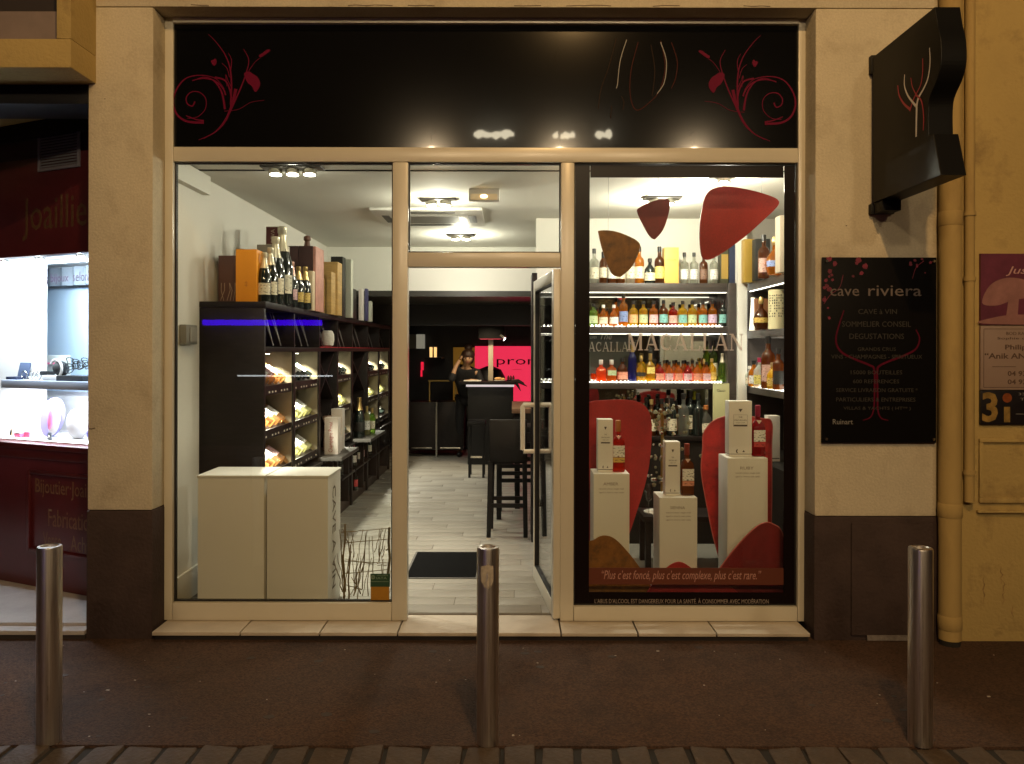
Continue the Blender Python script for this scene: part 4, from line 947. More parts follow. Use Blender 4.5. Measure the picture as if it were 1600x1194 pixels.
g = G(); g.lathe([(.060,1.773),(.060,2.06)], (X(1217,5.8),5.85,0), 20); g.build('tube', M('cream_tube', (.66,.60,.36), .5), t)
g = G(); cxx = X(1217,5.8)
for r_ in range(9):
    for q in range(12):
        a = R(-90-80+160*q/11)
        if rs.random() < .72:
            z0 = 1.86+.019*r_; h = rs.uniform(.008,.014); a2 = a+R(rs.uniform(5,9)); r2 = .0606
            g.add([(cxx+r2*math.cos(a),5.85+r2*math.sin(a),z0),(cxx+r2*math.cos(a2),5.85+r2*math.sin(a2),z0),(cxx+r2*math.cos(a2),5.85+r2*math.sin(a2),z0+h),(cxx+r2*math.cos(a),5.85+r2*math.sin(a),z0+h)], [(0,1,2,3)])
g.build('lettering', dark_print, t, smooth=False)
t = thing('white_vase', 'slim glowing white vase at the end of the middle side shelf', 'vase', (1.9,6.2,1.7725))
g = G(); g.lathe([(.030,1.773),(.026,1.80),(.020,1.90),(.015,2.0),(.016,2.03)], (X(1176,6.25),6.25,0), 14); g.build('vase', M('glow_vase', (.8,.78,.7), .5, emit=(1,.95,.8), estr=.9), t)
# counter bottles, glass-grape stand, card
gK = 'bottles standing on the dark counter'
CB = [(1000,.0,dark_glass,l_brown,c_black,.90),(1010,.10,dark_glass,l_cream,c_black,1.02),(1018,.0,brown_l,l_cream,c_gold,.98),(1027,.12,dark_glass,l_gold,c_black,.98),(1034,.0,brown_l,l_brown,c_black,1.0),(1042,.10,dark_glass,l_white,c_black,1.0),(1050,.0,dark_glass,l_cream,c_black,1.02),(1056,.12,brown_l,l_brown,c_black,.92),(1068,.0,clear_l,None,c_black,1.15),(1079,.08,dark_glass,l_cream,c_black,1.2),(1091,.0,dark_glass,None,c_black,1.15)]
for k, (px, dy, gm, lm, cm, sc) in enumerate(CB):
    Y = 6.45+dy; bottle('whisky', f'{"clear" if gm is clear_l else "dark"} bottle, {ORD[k]} from the left in the cluster on the counter below the shelves', gK, (X(px,Y),Y,.9255), gm, lm, cm, sc=sc)
bottle('squat', 'bottle with rust cap and cream label at the right of the counter cluster', gK, (X(1103,6.45),6.45,.9255), clear_l, l_cream, c_orange, sc=1.1)
bottle('wine', 'dark bottle with bright yellow capsule at the back of the counter', gK, (X(1084,6.66),6.66,.9255), dark_glass, l_yellow, M('cap_yellow', (.62,.60,.03), .4), sc=1.15)
t = thing('low_table', 'low black table behind the middle pedestal', 'table', (1.2,5.75,.06))
g = G(); g.box(.93,1.62,5.62,5.95,.40,.44); g.build('table_top', black_wood, t, bev=.003)
for xx in (.95,1.56):
    for yy in (5.64,5.89): g = G(); g.box(xx,xx+.04,yy,yy+.04,.0605,.3995); g.build('leg', black_wood, t, bev=.002)
t = thing('bottle_stand', 'brass pole stand hung with clusters of clear glass drops behind the middle pedestal', 'glass stand', (1.06,5.78,.441))
g = G(); g.lathe([(.012,.452),(.012,1.16)], (X(1035,5.78),5.78,0), 12); g.build('pole', gold_metal, t)
g = G(); g.lathe([(.10,.441),(.10,.447),(.03,.452)], (X(1028,5.78),5.78,0), 24); g.build('base', white_lac, t)
g = G(); rr = random.Random(8)
for k in range(110):
    zz = rr.uniform(.62,1.22); spread = .055+.07*math.sin(math.pi*min(1,(zz-.55)/.75))
    g.ball((X(1037,5.78)+rr.gauss(-.01,.5)*spread*1.5, 5.78+rr.gauss(0,.4)*spread, zz), rr.uniform(.008,.017), rr.choice([0,0,1]), 7, 5)
o = g.build('glass_drops', [M_liquor('smoke_drop', (.50,.46,.32), .35, .04), chrome], t); o['kind'] = 'stuff'
t = thing('wine_glass', 'small stemmed glass standing on the low black table by the brass stand', 'glass', (.93,5.70,.441))
g = G(); g.lathe([(.030,.441),(.028,.445),(.004,.450),(.004,.53),(.022,.55),(.034,.60),(.030,.66)], (X(1014,5.7),5.70,0), 14, cap=False); g.build('glass', M_glass('stem_glass', (.93,.93,.9), 2.2), t)
carton('pale green card with fine print propped on the counter at the right', X(1117,6.3),X(1143,6.3),6.36,6.372,.9255,Z(599,6.3),M('pale_green_card', (.50,.50,.27), .6),name='menu_card',cat='card', text=('Classic', 1.285, 1.305, dark_print, .24))
# ================================================================== BACK OF THE SHOP
t = thing('door_mat', 'black door mat lying on the pale floor inside the doorway', 'mat', (-.475,5.77,.0605))
g = G(); g.box(-.72,-.245,5.42,6.10,.0606,.068); g.build('mat', M('black_mat_pile', (.006,.006,.006), .95, bump=.8, bscale=300, spec=.05), t, bev=.003)
g = G()
for a in ((-.735,-.7205,5.405,6.115),(-.2445,-.23,5.405,6.115)): g.box(a[0],a[1],a[2],a[3],.0606,.0655)
for a in ((5.405,5.4195),(6.1005,6.115)): g.box(-.72,-.245,a[0],a[1],.0606,.0655)
g.build('edging', M('grey_rubber', (.10,.095,.085), .7), t)
# backlit red wall panel with lettering
t = thing('red_lightbox', 'glowing red wall panel with dark lettering at the back of the shop', 'sign', (.2,12.5,.85))
g = G(); g.box(-.58,1.6,12.47,12.53,.78,1.68); g.build('panel', M('red_backlit', (.5,.02,.05), .5, emit=(1.0,.035,.10), estr=.80), t, smooth=False)
g = G(); g.text('promo', X(776,12.46),X(866,12.46),Z(574,12.46),Z(561,12.46),12.462); g.box(X(800,12.46),X(815,12.46),12.462,12.465,Z(577.5,12.46),Z(577,12.46)); g.build('lettering', M('dark_red_letter', (.10,.004,.02), .6), t, smooth=False)
t = thing('ochre_screen', 'dull ochre wall panel left of the glowing red panel', 'wall panel', (-.75,12.5,.85))
g = G(); g.box(-.92,-.585,12.47,12.53,.78,1.66); g.build('panel', M('ochre_panel', (.36,.18,.03), .6, emit=(.36,.17,.02), estr=.28), t, smooth=False)  # weak emission put in for the light on the panel
# bar counter
bar_ = thing('bar_counter', 'tall black bar counter with a white lit front edge at the back of the shop', 'bar counter', (-.3,10.8,.06))
g = G(); g.box(-.60,.02,10.82,11.35,.0605,1.12); g.build('body', black_mat, bar_, bev=.004)
g = G(); g.box(-.72,.06,10.76,11.40,1.1505,1.19); g.build('counter_top', black_wood, bar_, bev=.004)
g = G(); g.box(-.62,.03,10.775,10.80,1.1205,1.150); g.build('lit_edge', M('lit_edge', (.7,.65,.65), .3, emit=(1,.88,.92), estr=.55), bar_, smooth=False)  # emission brightens the white edge, no lamp sits there
t = thing('bar_post', 'pale square post rising from the bar to a dark hood', 'post', (-.30,11.1,1.19))
g = G(); g.box(-.330,-.262,11.08,11.15,1.191,1.765); g.build('post', M('beige_post', (.42,.36,.27), .5), t, bev=.003)
g = G(); g.box(-.46,-.10,10.95,11.4,1.772,1.99); g.build('hood', black_mat, t, bev=.004)
g = G(); g.box(-.44,-.16,10.948,10.952,1.766,1.7715); g.build('red_trim', M('red_trim', (.4,.01,.04), .5, emit=(1,.03,.1), estr=.4), t, smooth=False)
t = thing('spot_lamp', 'small bright spot lamp clipped to the dark hood above the bar', 'spot lamp', (-.14,10.9,1.74))
g = G(); g.lathe([(.012,0),(.026,.01),(.026,.08),(.01,.09)], (0,0,0), 12); g.xf(Matrix.Translation((-.165,10.9,1.84)) @ Matrix.Rotation(R(125), 4, 'Y')); g.build('housing', chrome, t)
g = G(); g.lathe([(.022,.0),(.022,.006)], (0,0,0), 12); g.xf(Matrix.Translation((-.105,10.895,1.765)) @ Matrix.Rotation(R(125), 4, 'Y')); g.build('bulb', M_emit('spot_bulb', (1,.95,.88), 12), t)
# papers, plates on the bar
carton('open white papers lying on the left end of the bar', -.66,-.42,10.85,11.05,1.19,1.203,white_card,name='papers',cat='papers')
t = thing('bread_plate', 'plate with pale bread on the bar counter', 'plate', (-.19,10.95,1.19))
g = G(); g.lathe([(.06,1.1905),(.085,1.20),(.085,1.203)], (-.17,10.95,0), 16); g.build('plate', white_lac, t)
g = G(); g.ball((-.19,10.95,1.225),.05,0,10,6,(1.1,.7,.45)); g.ball((-.13,10.96,1.22),.04,0,10,6,(1,.7,.4)); g.build('bread', M('bread', (.62,.36,.14), .8, bump=.4), t)
t = thing('dark_tray', 'dark tray with small pots on the right of the bar', 'tray', (-.05,10.98,1.19))
g = G(); g.box(-.07,.05,10.9,11.05,1.1905,1.21); g.build('tray', black_mat, t)
for k in range(3): g = G(); g.lathe([(.014,1.2105),(.018,1.235),(.006,1.27)], (-.05+.035*k,10.97,0), 8); g.build('pot', M('dark_red_pot', (.08,.01,.015), .4), t)
# chair back behind the bar and twig-like spray at its end
t = thing('round_chair', 'dark round backed chair behind the bar post', 'chair', (-.33,11.75,.06))
g = G(); g.lathe([(.20,1.0),(.235,1.1),(.23,1.22),(.17,1.33),(.05,1.38)], (-.33,11.75,0), 18); g.build('backrest', black_mat, t)
g = G(); g.lathe([(.21,.0605),(.05,.09),(.03,.95),(.19,1.0)], (-.33,11.75,0), 14); g.build('pedestal', chrome, t)
t = thing('dark_spray', 'dark leafy spray leaning at the right end of the bar', 'plant', (.06,10.9,1.19))
for k,(a,b) in enumerate((((.0,1.20),(.21,1.12)),((.0,1.20),(.17,1.165)),((.02,1.205),(.12,1.06)))):
    g = G(); g.tube([(a[0],10.9,a[1]),((a[0]+b[0])/2,10.9,(a[1]+b[1])/2+.02),(b[0],10.9,b[1])], [.016,.022,.004], 6); g.build('leaf', M('dark_leaf', (.02,.012,.012), .6), t)
# low black sideboards at the back left
t = thing('black_sideboard', 'low black sideboard with a metal leg line at the back left of the shop', 'sideboard', (-1.05,11.6,.06))
for k,(a,b) in enumerate(((-1.50,-1.115),(-1.085,-.70))):
    g = G(); g.box(a,b,11.6,12.1,.16,.86); g.build('cabinet', black_wood, t, bev=.004)
    g = G(); g.box(a+.04,b-.05,11.595,11.599,.185,.20); g.build('chrome_strip', chrome, t)
g = G(); g.box(-1.112,-1.088,11.61,11.66,.0605,.86); g.build('metal_leg', M('dull_metal', (.22,.21,.18), .4, metal=.7), t)
t = thing('brass_rail', 'brass tray rail standing over the black sideboard', 'rail', (-1.0,11.7,.86))
g = G(); g.tube([(-1.22,11.6,1.17),(-.80,11.6,1.17)], .014, 8); g.tube([(-1.20,11.6,1.02),(-1.20,11.6,1.17)], .012, 8); g.tube([(-.82,11.6,.861),(-.82,11.6,1.17)], .012, 8); g.tube([(-1.20,11.6,.861),(-1.20,11.6,1.03)], .012, 8); g.build('rail', gold_metal, t)
for k in range(2):
    t = thing('amber_tumbler', ['left glowing amber glass on the dark back wall shelf','right glowing amber glass on the dark back wall shelf'][k], 'glass', (-1.21+.06*k,11.9,1.52), 'amber glasses')
    g = G(); g.lathe([(.020,1.51),(.022,1.66)], (-1.21+.065*k,11.9,0), 12); g.build('glass', M('amber_lit', (.7,.4,.1), .2, emit=(1,.62,.22), estr=1.2), t)  # lit look put in as emission; the glasses are no lamps
t = thing('wall_shelf', 'dark shelf carrying two glowing amber glasses at the back left', 'shelf', (-1.18,11.95,1.49))
g = G(); g.box(-1.3,-1.05,11.85,12.5,1.485,1.509); g.build('board', black_wood, t)
t = thing('wall_box_light', 'pale lit box high on the dark back wall at the left', 'wall lamp', (-1.45,12.4,1.73))
g = G(); g.box(-1.62,-1.48,12.3,12.54,1.64,1.86); g.build('body', M('grey_green_box', (.16,.16,.13), .5), t); g = G(); g.box(-1.478,-1.37,12.3,12.54,1.64,1.86); g.build('lit_side', M('pale_lit', (.4,.37,.3), .5, emit=(.5,.47,.36), estr=.35), t)
t = thing('red_glow_strip', 'small irregular red light low on the dark back wall', 'light', (-1.42,12.3,1.27))
g = G(); g.box(-1.43,-1.39,12.50,12.54,1.30,1.43); g.box(-1.435,-1.41,12.50,12.54,1.20,1.299); g.build('light', M_emit('red_light', (1,.02,.06), .8), t)
# brown table and stools
t = thing('brown_table', 'brown wooden high table at the right behind the stools', 'table', (.45,8.2,.06))
g = G(); g.box(0.0,.52,7.75,8.9,1.0,1.045); g.build('table_top', M('brown_wood_top', (.26,.14,.075), .45, var=.2, scale=5, stretch=(6,1,1)), t, bev=.004)
for xx in (.03,.44):
    for yy in (7.8,8.8): g = G(); g.box(xx,xx+.05,yy,yy+.05,.0605,.9995); g.build('leg', black_mat, t, bev=.003)
t = thing('bar_stool', 'black high stool with a square low backrest seen from behind, nearest the door', 'stool', (-.03,6.55,.06), 'black stools')
g = G(); g.box(-.185,.125,6.52,6.56,.70,1.045); g.build('backrest', M('black_leatherette', (.010,.009,.008), .5, spec=.2), t, bev=.012)
g = G(); g.box(-.19,.13,6.565,6.90,.68,.76); g.build('seat', MATS['black_leatherette'], t, bev=.015)
for xx, yy, dx in ((-.195,6.53,-.012),(.085,6.53,.012),(-.185,6.86,-.01),(.09,6.86,.01)):
    g = G(); g.add([(xx+dx,yy,.075),(xx+dx+.036,yy,.075),(xx+dx+.036,yy+.036,.075),(xx+dx,yy+.036,.075),(xx,yy,.70),(xx+.04,yy,.70),(xx+.04,yy+.04,.70),(xx,yy+.04,.70)], [(0,3,2,1),(4,5,6,7),(0,1,5,4),(1,2,6,5),(2,3,7,6),(3,0,4,7)]); lg = g.build('leg', black_mat, t, bev=.003)
    g = G(); g.box(xx+dx+.002,xx+dx+.034,yy+.002,yy+.034,.0605,.0745); g.build('foot', M('pale_foot', (.4,.36,.3), .5), lg)
g = G()
for a in ((-.165,.095,6.54,6.565),(-.16,.10,6.865,6.89)): g.box(a[0],a[1],a[2],a[3],.32,.352)
g.box(-.192,-.168,6.566,6.864,.32,.352); g.box(.096,.12,6.566,6.864,.32,.352); g.build('footrest', black_mat, t)
t = thing('slatted_stool', 'second black stool with horizontal back slats behind the first one', 'stool', (.12,7.4,.06), 'black stools')
for xx, yy in ((-.14,7.3),(.24,7.3),(-.14,7.68),(.24,7.68)): g = G(); g.box(xx,xx+.045,yy,yy+.045,.0605,.86); g.build('leg', black_mat, t, bev=.003)
for k in range(6): g = G(); g.box(-.094,.239,7.305,7.33,.40+.066*k,.435+.066*k); g.build('slat', black_mat, t, bev=.003)
g = G(); g.box(-.14,.285,7.30,7.73,.8605,.91); g.build('seat', MATS['black_leatherette'], t, bev=.012)
t = thing('far_stool', 'thin legged black stool standing by the left corner of the bar', 'stool', (-.46,9.8,.06), 'black stools')
for xx, yy in ((-.53,9.7),(-.36,9.7),(-.53,9.95),(-.36,9.95)): g = G(); g.box(xx,xx+.028,yy,yy+.028,.0605,.70); g.build('leg', black_mat, t)
g = G(); g.box(-.545,-.32,9.68,10.0,.7005,.75); g.build('seat', MATS['black_leatherette'], t, bev=.01)
g = G(); g.box(-.53,-.33,9.71,9.73,.30,.325); g.build('footrest', chrome, t)
for k in range(1): pass
# ------------------------------------------------------------------ ceiling fittings
t = thing('ceiling_cassette', 'square white ceiling air conditioning cassette with grey grille', 'air conditioner', (-.68,6.7,2.72), )
x0,x1,y0,y1 = -1.13,-.24,6.28,7.10
g = G(); g.box(x0,x1,y0,y1,2.715,2.7395); g.build('panel', white_lac, t, bev=.008)
g = G(); g.box(x0+.20,x1-.20,y0+.23,y1-.23,2.706,2.7145); g.build('grille', M('grey_grille', (.22,.21,.18), .6), t)
for a in ((x0+.06,x0+.12,y0+.24,y1-.24),(x1-.12,x1-.06,y0+.24,y1-.24),(x0+.22,x1-.22,y0+.07,y0+.13),(x0+.22,x1-.22,y1-.13,y1-.07)):
    g = G(); g.box(a[0],a[1],a[2],a[3],2.7105,2.7145); g.build('vent_slot', M('dark_slot', (.05,.045,.035), .6), t)
t = thing('emergency_light', 'small white emergency light box with a warm bulb above the doorway', 'emergency light', (-.2,5.6,2.64))
g = G(); g.box(-.305,-.09,5.55,5.62,2.655,2.7395); g.build('housing', white_card, t, bev=.006)
g = G(); g.box(-.29,-.105,5.535,5.549,2.66,2.70); g.build('diffuser', M('warm_diffuser', (.7,.6,.45), .4, emit=(1,.62,.25), estr=.25), t)
g = G(); g.ball((-.198,5.532,2.682),.016,0,8,6,(1.6,.5,.8)); g.build('bulb', M_emit('warm_bulb', (1,.70,.35), 9), t)
def spot_fitting(label, x, y, n, power, glow, tilt=0, zc=2.74, cone=112):
    """recessed downlights: a cone to the floor and an added point glow that brightens the ceiling round the fitting"""
    t = thing('ceiling_spots', label, 'ceiling lamp', (x, y, zc-.02), 'ceiling spot lamps')
    w_ = .105*n
    g = G(); g.box(x-w_/2-.03,x+w_/2+.03,y-.06,y+.06,zc-.016,zc-.0006); g.build('frame', M('dark_fitting', (.06,.055,.05), .4), t, bev=.002)
    for k in range(n):
        xx = x-w_/2+.0525+.105*k
        g = G(); g.lathe([(.036,zc-.05),(.044,zc-.046),(.044,zc-.0165)], (xx,y,0), 16); h = g.build('spot_housing', chrome, t)
        g = G(); g.lathe([(.034,zc-.056),(.036,zc-.0502)], (xx,y,0), 16); g.build('bulb', M_emit('spot_lit', SHOP_COL, 26), h)
        lamp('spot_light', 'SPOT', (xx,y,zc-.062), power/n, SHOP_COL, .03, (R(tilt),0,0), cone, .8, t)
    if glow: lamp('spot_glow', 'POINT', (x,y,zc-.10), glow, SHOP_COL, .04, parent=t)
    return t
spot_fitting('three lit spots in a row in the ceiling of the left window', -1.36, 4.93, 3, 95, 1.2, zc=2.748, tilt=-3, cone=62)
spot_fitting('pair of lit spots in the ceiling above the doorway', -.55, 5.93, 2, 24, 21, tilt=18)
spot_fitting('pair of ceiling spots beyond the air conditioning cassette', -.50, 7.75, 2, 36, 38, tilt=22)
spot_fitting('pair of ceiling spots in front of the whisky shelves', 1.10, 5.85, 2, 55, 44, tilt=15)
spot_fitting('single ceiling spot above the large red hanging panel', 1.36, 5.12, 1, 14, 34, tilt=10)
lamp('back_bar_light', 'SPOT', (-.35, 10.4, 2.10), 70, (1,.80,.5), .05, (R(22),0,0), 100, .8)  # added lamp without a fitting, brightens the bar, post and person

# ================================================================== PERSON leaning on the bar
def skin_mesh(nodes, edges, mats, sub=2, name='body'):
    me = bpy.data.meshes.new('sk'); me.from_pydata([n[:3] for n in nodes], edges, []); o = bpy.data.objects.new('sk', me); C.objects.link(o)
    m = o.modifiers.new('s', 'SKIN'); m.use_smooth_shade = True
    if not me.skin_vertices: me.skin_vertices.new() if hasattr(me.skin_vertices,'new') else None
    sv = me.skin_vertices[0].data
    for i, n in enumerate(nodes): sv[i].radius = (n[3], n[4] if len(n) > 4 else n[3]); sv[i].use_root = (i == 0)
    s = o.modifiers.new('u', 'SUBSURF'); s.levels = sub; s.render_levels = sub
    bpy.context.view_layer.update()
    out = bpy.data.meshes.new_from_object(o.evaluated_get(bpy.context.evaluated_depsgraph_get()))
    C.objects.unlink(o); bpy.data.objects.remove(o); bpy.data.meshes.remove(me)
    out.name = name; out.materials.clear(); out.materials.append(mats); 
    out.polygons.foreach_set('use_smooth', [True]*len(out.polygons)); return out
PX_, PY_ = -.66, 11.55
person = thing('person', 'person with pinned up dark hair in black clothes, leaning over papers on the bar', 'person', (PX_, PY_, .06))
skin = M('skin', (.50,.29,.17), .55); cloth = M('black_cloth', (.012,.012,.014), .8); hair_m = M('dark_hair', (.045,.020,.012), .5, bump=.5, bscale=40)
nodes = [(0,.10,.93,.080,.06),(0,.02,1.12,.070,.055),(-.01,-.09,1.26,.085,.055),(0,-.16,1.34,.06,.055),(.02,-.20,1.40,.05),(.035,-.25,1.46,.078,.088),(.035,-.27,1.52,.070,.082),
  (.17,-.13,1.27,.05),(.23,-.22,1.12,.040),(.13,-.42,1.155,.030),(.07,-.50,1.165,.026),
  (-.17,-.11,1.28,.05),(-.20,-.36,1.16,.040),(-.13,-.30,1.36,.030),(-.075,-.27,1.45,.026),
  (.09,.10,.86,.085),(.10,.04,.50,.060),(.10,.10,.10,.045),(.10,.0,.05,.040),
  (-.09,.10,.86,.085),(-.10,.08,.50,.060),(-.10,.16,.10,.045),(-.11,.06,.05,.040)]
edges = [(0,1),(1,2),(2,3),(3,4),(4,5),(5,6),(2,7),(7,8),(8,9),(9,10),(2,11),(11,12),(12,13),(13,14),(0,15),(15,16),(16,17),(17,18),(0,19),(19,20),(20,21),(21,22)]
add_child('body', skin_mesh(nodes, edges, skin), person, (0,0,-.0)).location = (0,0,-.03)
cl = [(0,.11,.86,.150,.125),(0,.03,1.10,.150,.125),(-.01,-.10,1.265,.185,.13),(.0,-.155,1.345,.088,.08),
  (.17,-.13,1.27,.062),(.23,-.22,1.12,.052),(.17,-.35,1.145,.042),(-.17,-.11,1.28,.062),(-.20,-.36,1.16,.052),(-.16,-.325,1.27,.042)]
add_child('jacket', skin_mesh(cl, [(0,1),(1,2),(2,3),(2,4),(4,5),(5,6),(2,7),(7,8),(8,9)], cloth, name='jacket'), person).location = (0,0,-.03)
tr = [(0,.10,.93,.14,.115),(.09,.10,.86,.098),(.10,.04,.50,.072),(.10,.10,.12,.058),(-.09,.10,.86,.098),(-.10,.08,.50,.072),(-.10,.16,.12,.058)]
add_child('trousers', skin_mesh(tr, [(0,1),(1,2),(2,3),(0,4),(4,5),(5,6)], cloth, name='trousers'), person).location = (0,0,-.03)
for s in (((.10,.13,.045),(.10,-.06,.04)),((-.10,.19,.045),(-.11,0,.04))):
    add_child('shoe', skin_mesh([(*s[0],.050),((s[0][0]+s[1][0])/2,(s[0][1]+s[1][1])/2,.042,.045),(*s[1],.036)], [(0,1),(1,2)], black_mat, name='shoe'), person)
def hair(): 
    g = G(); g.ball((.035,-.235,1.52),.098,0,14,10,(1,.98,.85)); g.ball((.04,-.20,1.62),.060,0,12,8,(1,1,.9)); g.ball((.035,-.19,1.46),.092,0,12,8,(.98,.75,.9)); return g
o = add_child('hair', hair().mesh(hair_m, name='hair'), person); o.location = (0,0,-.03)
g = G()
for s in (-1,1): g.ball((.035+s*.028,-.330,1.475),.008,0,6,4,(1.3,.5,.7))
add_child('eyes', g.mesh(black_mat, name='eyes'), person).location = (0,0,-.03)
g = G(); g.ball((.035,-.344,1.45),.013,0,8,6,(.8,1.1,1.4)); add_child('nose', g.mesh(skin, name='nose'), person).location = (0,0,-.03)
g = G(); g.ball((.035,-.331,1.418),.016,0,8,4,(1.4,.5,.4)); add_child('mouth', g.mesh(M('lips', (.35,.10,.08), .5), name='mouth'), person).location = (0,0,-.03)
def hand(wr, d, up, nm):
    d = Vector(d).normalized(); up = Vector(up).normalized(); sd = d.cross(up).normalized(); wr = Vector(wr)
    nd = [(*(wr),.022,.016),(*(wr+d*.05),.034,.014),(*(wr+d*.085),.034,.012)]; ed = [(0,1),(1,2)]
    for k, l in enumerate((.055,.066,.060,.045)):
        b = wr+d*.088+sd*(-.027+.018*k); i = len(nd)
        nd += [(*b,.0085),(*(b+d*l*.55-up*.006),.008),(*(b+d*l-up*.022),.0065)]; ed += [(2,i),(i,i+1),(i+1,i+2)]
    b = wr+d*.03-sd*.034; i = len(nd); nd += [(*b,.011),(*(b+d*.03-sd*.018-up*.01),.0095),(*(b+d*.058-sd*.016-up*.016),.008)]; ed += [(1,i),(i,i+1),(i+1,i+2)]
    add_child(nm, skin_mesh(nd, ed, skin, name=nm), person).location = (0,0,-.03)
hand((.07,-.50,1.165), (-.35,-.9,.02), (0,0,1), 'hand'); hand((-.075,-.27,1.45), (.45,.2,.85), (-.6,-.5,.4), 'hand')

# ================================================================== JEWELLER'S FRONT (splayed, left)
A0 = Vector((-2.654, 4.98, 0)); JA = math.atan2(-.411, .912)
jw = thing('jeweller_shopfront', 'dark red wooden jeweller shopfront set at an angle, left of the cream pillar', 'shopfront', A0, rz=JA)
jred = M('oxblood_paint', (.075,.010,.012), .38, var=.18, scale=3, coat=.2, coatr=.2)
jgold = M('dull_gold_letters', (.085,.045,.018), .55, var=.3, scale=30)
U0, U1 = -1.7, .30
def jb(nm, mt, *bx, bev=.003, **k):
    g = G()
    for b in bx: g.box(*b)
    return g.build(nm, mt, jw, bev=bev, **k)
jb('base_panel', jred, (U0,U1,0,.06,.07,.90))
jb('sill', jred, (U0,U1,-.03,.08,.965,1.000), (U0,U1,-.015,.07,.901,.9645), bev=.006)
for b in ((-.545,-.52,-.022,-.0005,.30,.83),(-.5195,U1,-.022,-.0005,.805,.83),(-.5195,U1,-.022,-.0005,.30,.325)): jb('panel_moulding', jred, b, bev=.006)
g = G(); yy = -.0012
for a_t in (('Bijoutier\u00b7Joaillier', -.485,.14,.655,.775,yy),('Fabrication', -.36,.06,.475,.585,yy),('Vente', -.41,-.24,.345,.435,yy),('Achat', -.15,.06,.335,.435,yy)):
    g = G(); g.text(*a_t); g.build('lettering', M('gold_letters', (.15,.08,.032), .5, var=.3, scale=30), jw, smooth=False)
jb('head_panel', jred, (U0,U1,.0,.06,2.222,2.86)); jb('upper_panel', M('very_dark_red', (.030,.007,.008), .5), (U0,U1,.012,.06,2.861,3.10))
jb('shutter_box', black_mat, (U0,U1,-.02,.0115,2.98,3.092))
g = G(); g.text('Joaillier', -.62,.09,2.32,2.60,-.0014); g.build('upper_lettering', jgold, jw, smooth=False)
vt = jb('vent', M('vent_grey', (.17,.16,.18), .5), (-.455,-.435,-.014,-.0005,2.76,3.06),(-.085,-.065,-.014,-.0005,2.76,3.06),(-.4345,-.0855,-.014,-.0005,2.76,2.78),(-.4345,-.0855,-.014,-.0005,3.04,3.06))
for k in range(14):
    g = G(); z = 2.785+.0182*k; g.add([(-.434,-.012,z),(-.086,-.012,z),(-.086,-.003,z+.012),(-.434,-.003,z+.012),(-.434,-.010,z-.002),(-.086,-.010,z-.002),(-.086,-.001,z+.010),(-.434,-.001,z+.010)], [(0,1,2,3),(4,7,6,5),(0,4,5,1),(3,2,6,7),(0,3,7,4),(1,5,6,2)])
    o = g.build('louvre', M('vent_grey', (0,0,0)), jw, smooth=False)
jb('side_frame', jred, (U1-.05,U1,.0,.06,1.001,2.221))
jwhite = M('jeweller_white', (.80,.80,.80), .6); jblue = M('jeweller_pale_blue', (.42,.55,.68), .6)
jb('display_case', jwhite, (U0,U1,.62,.66,.9,2.4),(U0,U1,.07,.6195,.985,1.008),(U0,U1,.07,.6195,2.23,2.26), bev=0)
jb('white_side', jwhite, (U0,-.84,.30,.33,1.009,2.229), bev=0)
jb('blue_back', jblue, (-1.30,U1,.60,.619,1.30,2.07), bev=0)
g = G(); n = 26
pts = [(-1.28+1.5*i/100, .52+.022*math.sin(i*.72)) for i in range(101)]; g.prism(pts + [(a,b+.012) for a,b in reversed(pts)], 'z', 2.08, 2.215); g.build('pleated_blind', M('grey_blue_blind', (.16,.19,.22), .7), jw)
jb('glass_shelf', M('pale_blue_shelf', (.46,.52,.66), .4), (-1.035,U1,.13,.45,1.345,1.40), bev=.003)
g = G(); g.box(U0,U1-.051,.028,.034,1.0005,2.2215); g.build('pane', glass, jw, smooth=False)
yj = .0262
for a_t in (('N. exprimes', -.82,-.56,2.035,2.085,yj),('leurs',-.525,-.41,2.04,2.10,yj),('bijoux',-.38,-.21,2.03,2.10,yj),('selon',-.17,-.03,2.045,2.105,yj)):
    g = G(); g.text(*a_t); g.build('window_word', M('violet_print', (.10,.06,.12), .6), jw, smooth=False)
for u in (-.62, -.22, -1.0):
    g = G(); g.lathe([(.022,2.212),(.03,2.216),(.03,2.229)], (u,.12,0), 12); dl = g.build('downlight', chrome, jw)
    g = G(); g.lathe([(.024,2.208),(.024,2.2115)], (u,.12,0), 12); g.build('bulb', M_emit('cold_bulb', (.85,.92,1), 40), dl)
lamp('jewel_light', 'AREA', (-.62,.075,2.205), 80, (.78,.87,1.0), rot=(R(24),0,0), parent=jw, sx=(1.5,.16))
lamp('jewel_light_low', 'AREA', (-.5,.20,1.338), 26, (.86,.88,1.0), rot=(0,0,0), parent=jw, sx=(1.3,.10))
def jthing(nm, label, cat, u, v, z, group=None):
    p = Matrix.Translation(A0) @ Matrix.Rotation(JA, 4, 'Z') @ Vector((u,v,z)); return thing(nm, label, cat, p, group, rz=JA)
t = jthing('ring_box', 'open dark blue ring box standing on the jeweller shelf', 'ring box', -1.02,.24,1.4005)
g = G(); g.box(-.055,.055,-.05,.03,0,.02); g.build('base', M('navy_velvet', (.02,.03,.07), .8), t, bev=.003)
g = G(); g.box(-.055,.055,.0,.012,0,.10); g.xf(Matrix.Translation((0,.032,.021)) @ Matrix.Rotation(R(-12),4,'X')); g.build('lid', M('blue_velvet', (.07,.10,.18), .8), t, bev=.003)
t = jthing('bracelet_display', 'row of silver bracelets on the jeweller shelf beside the ring box', 'bracelets', -.85,.24,1.4005)
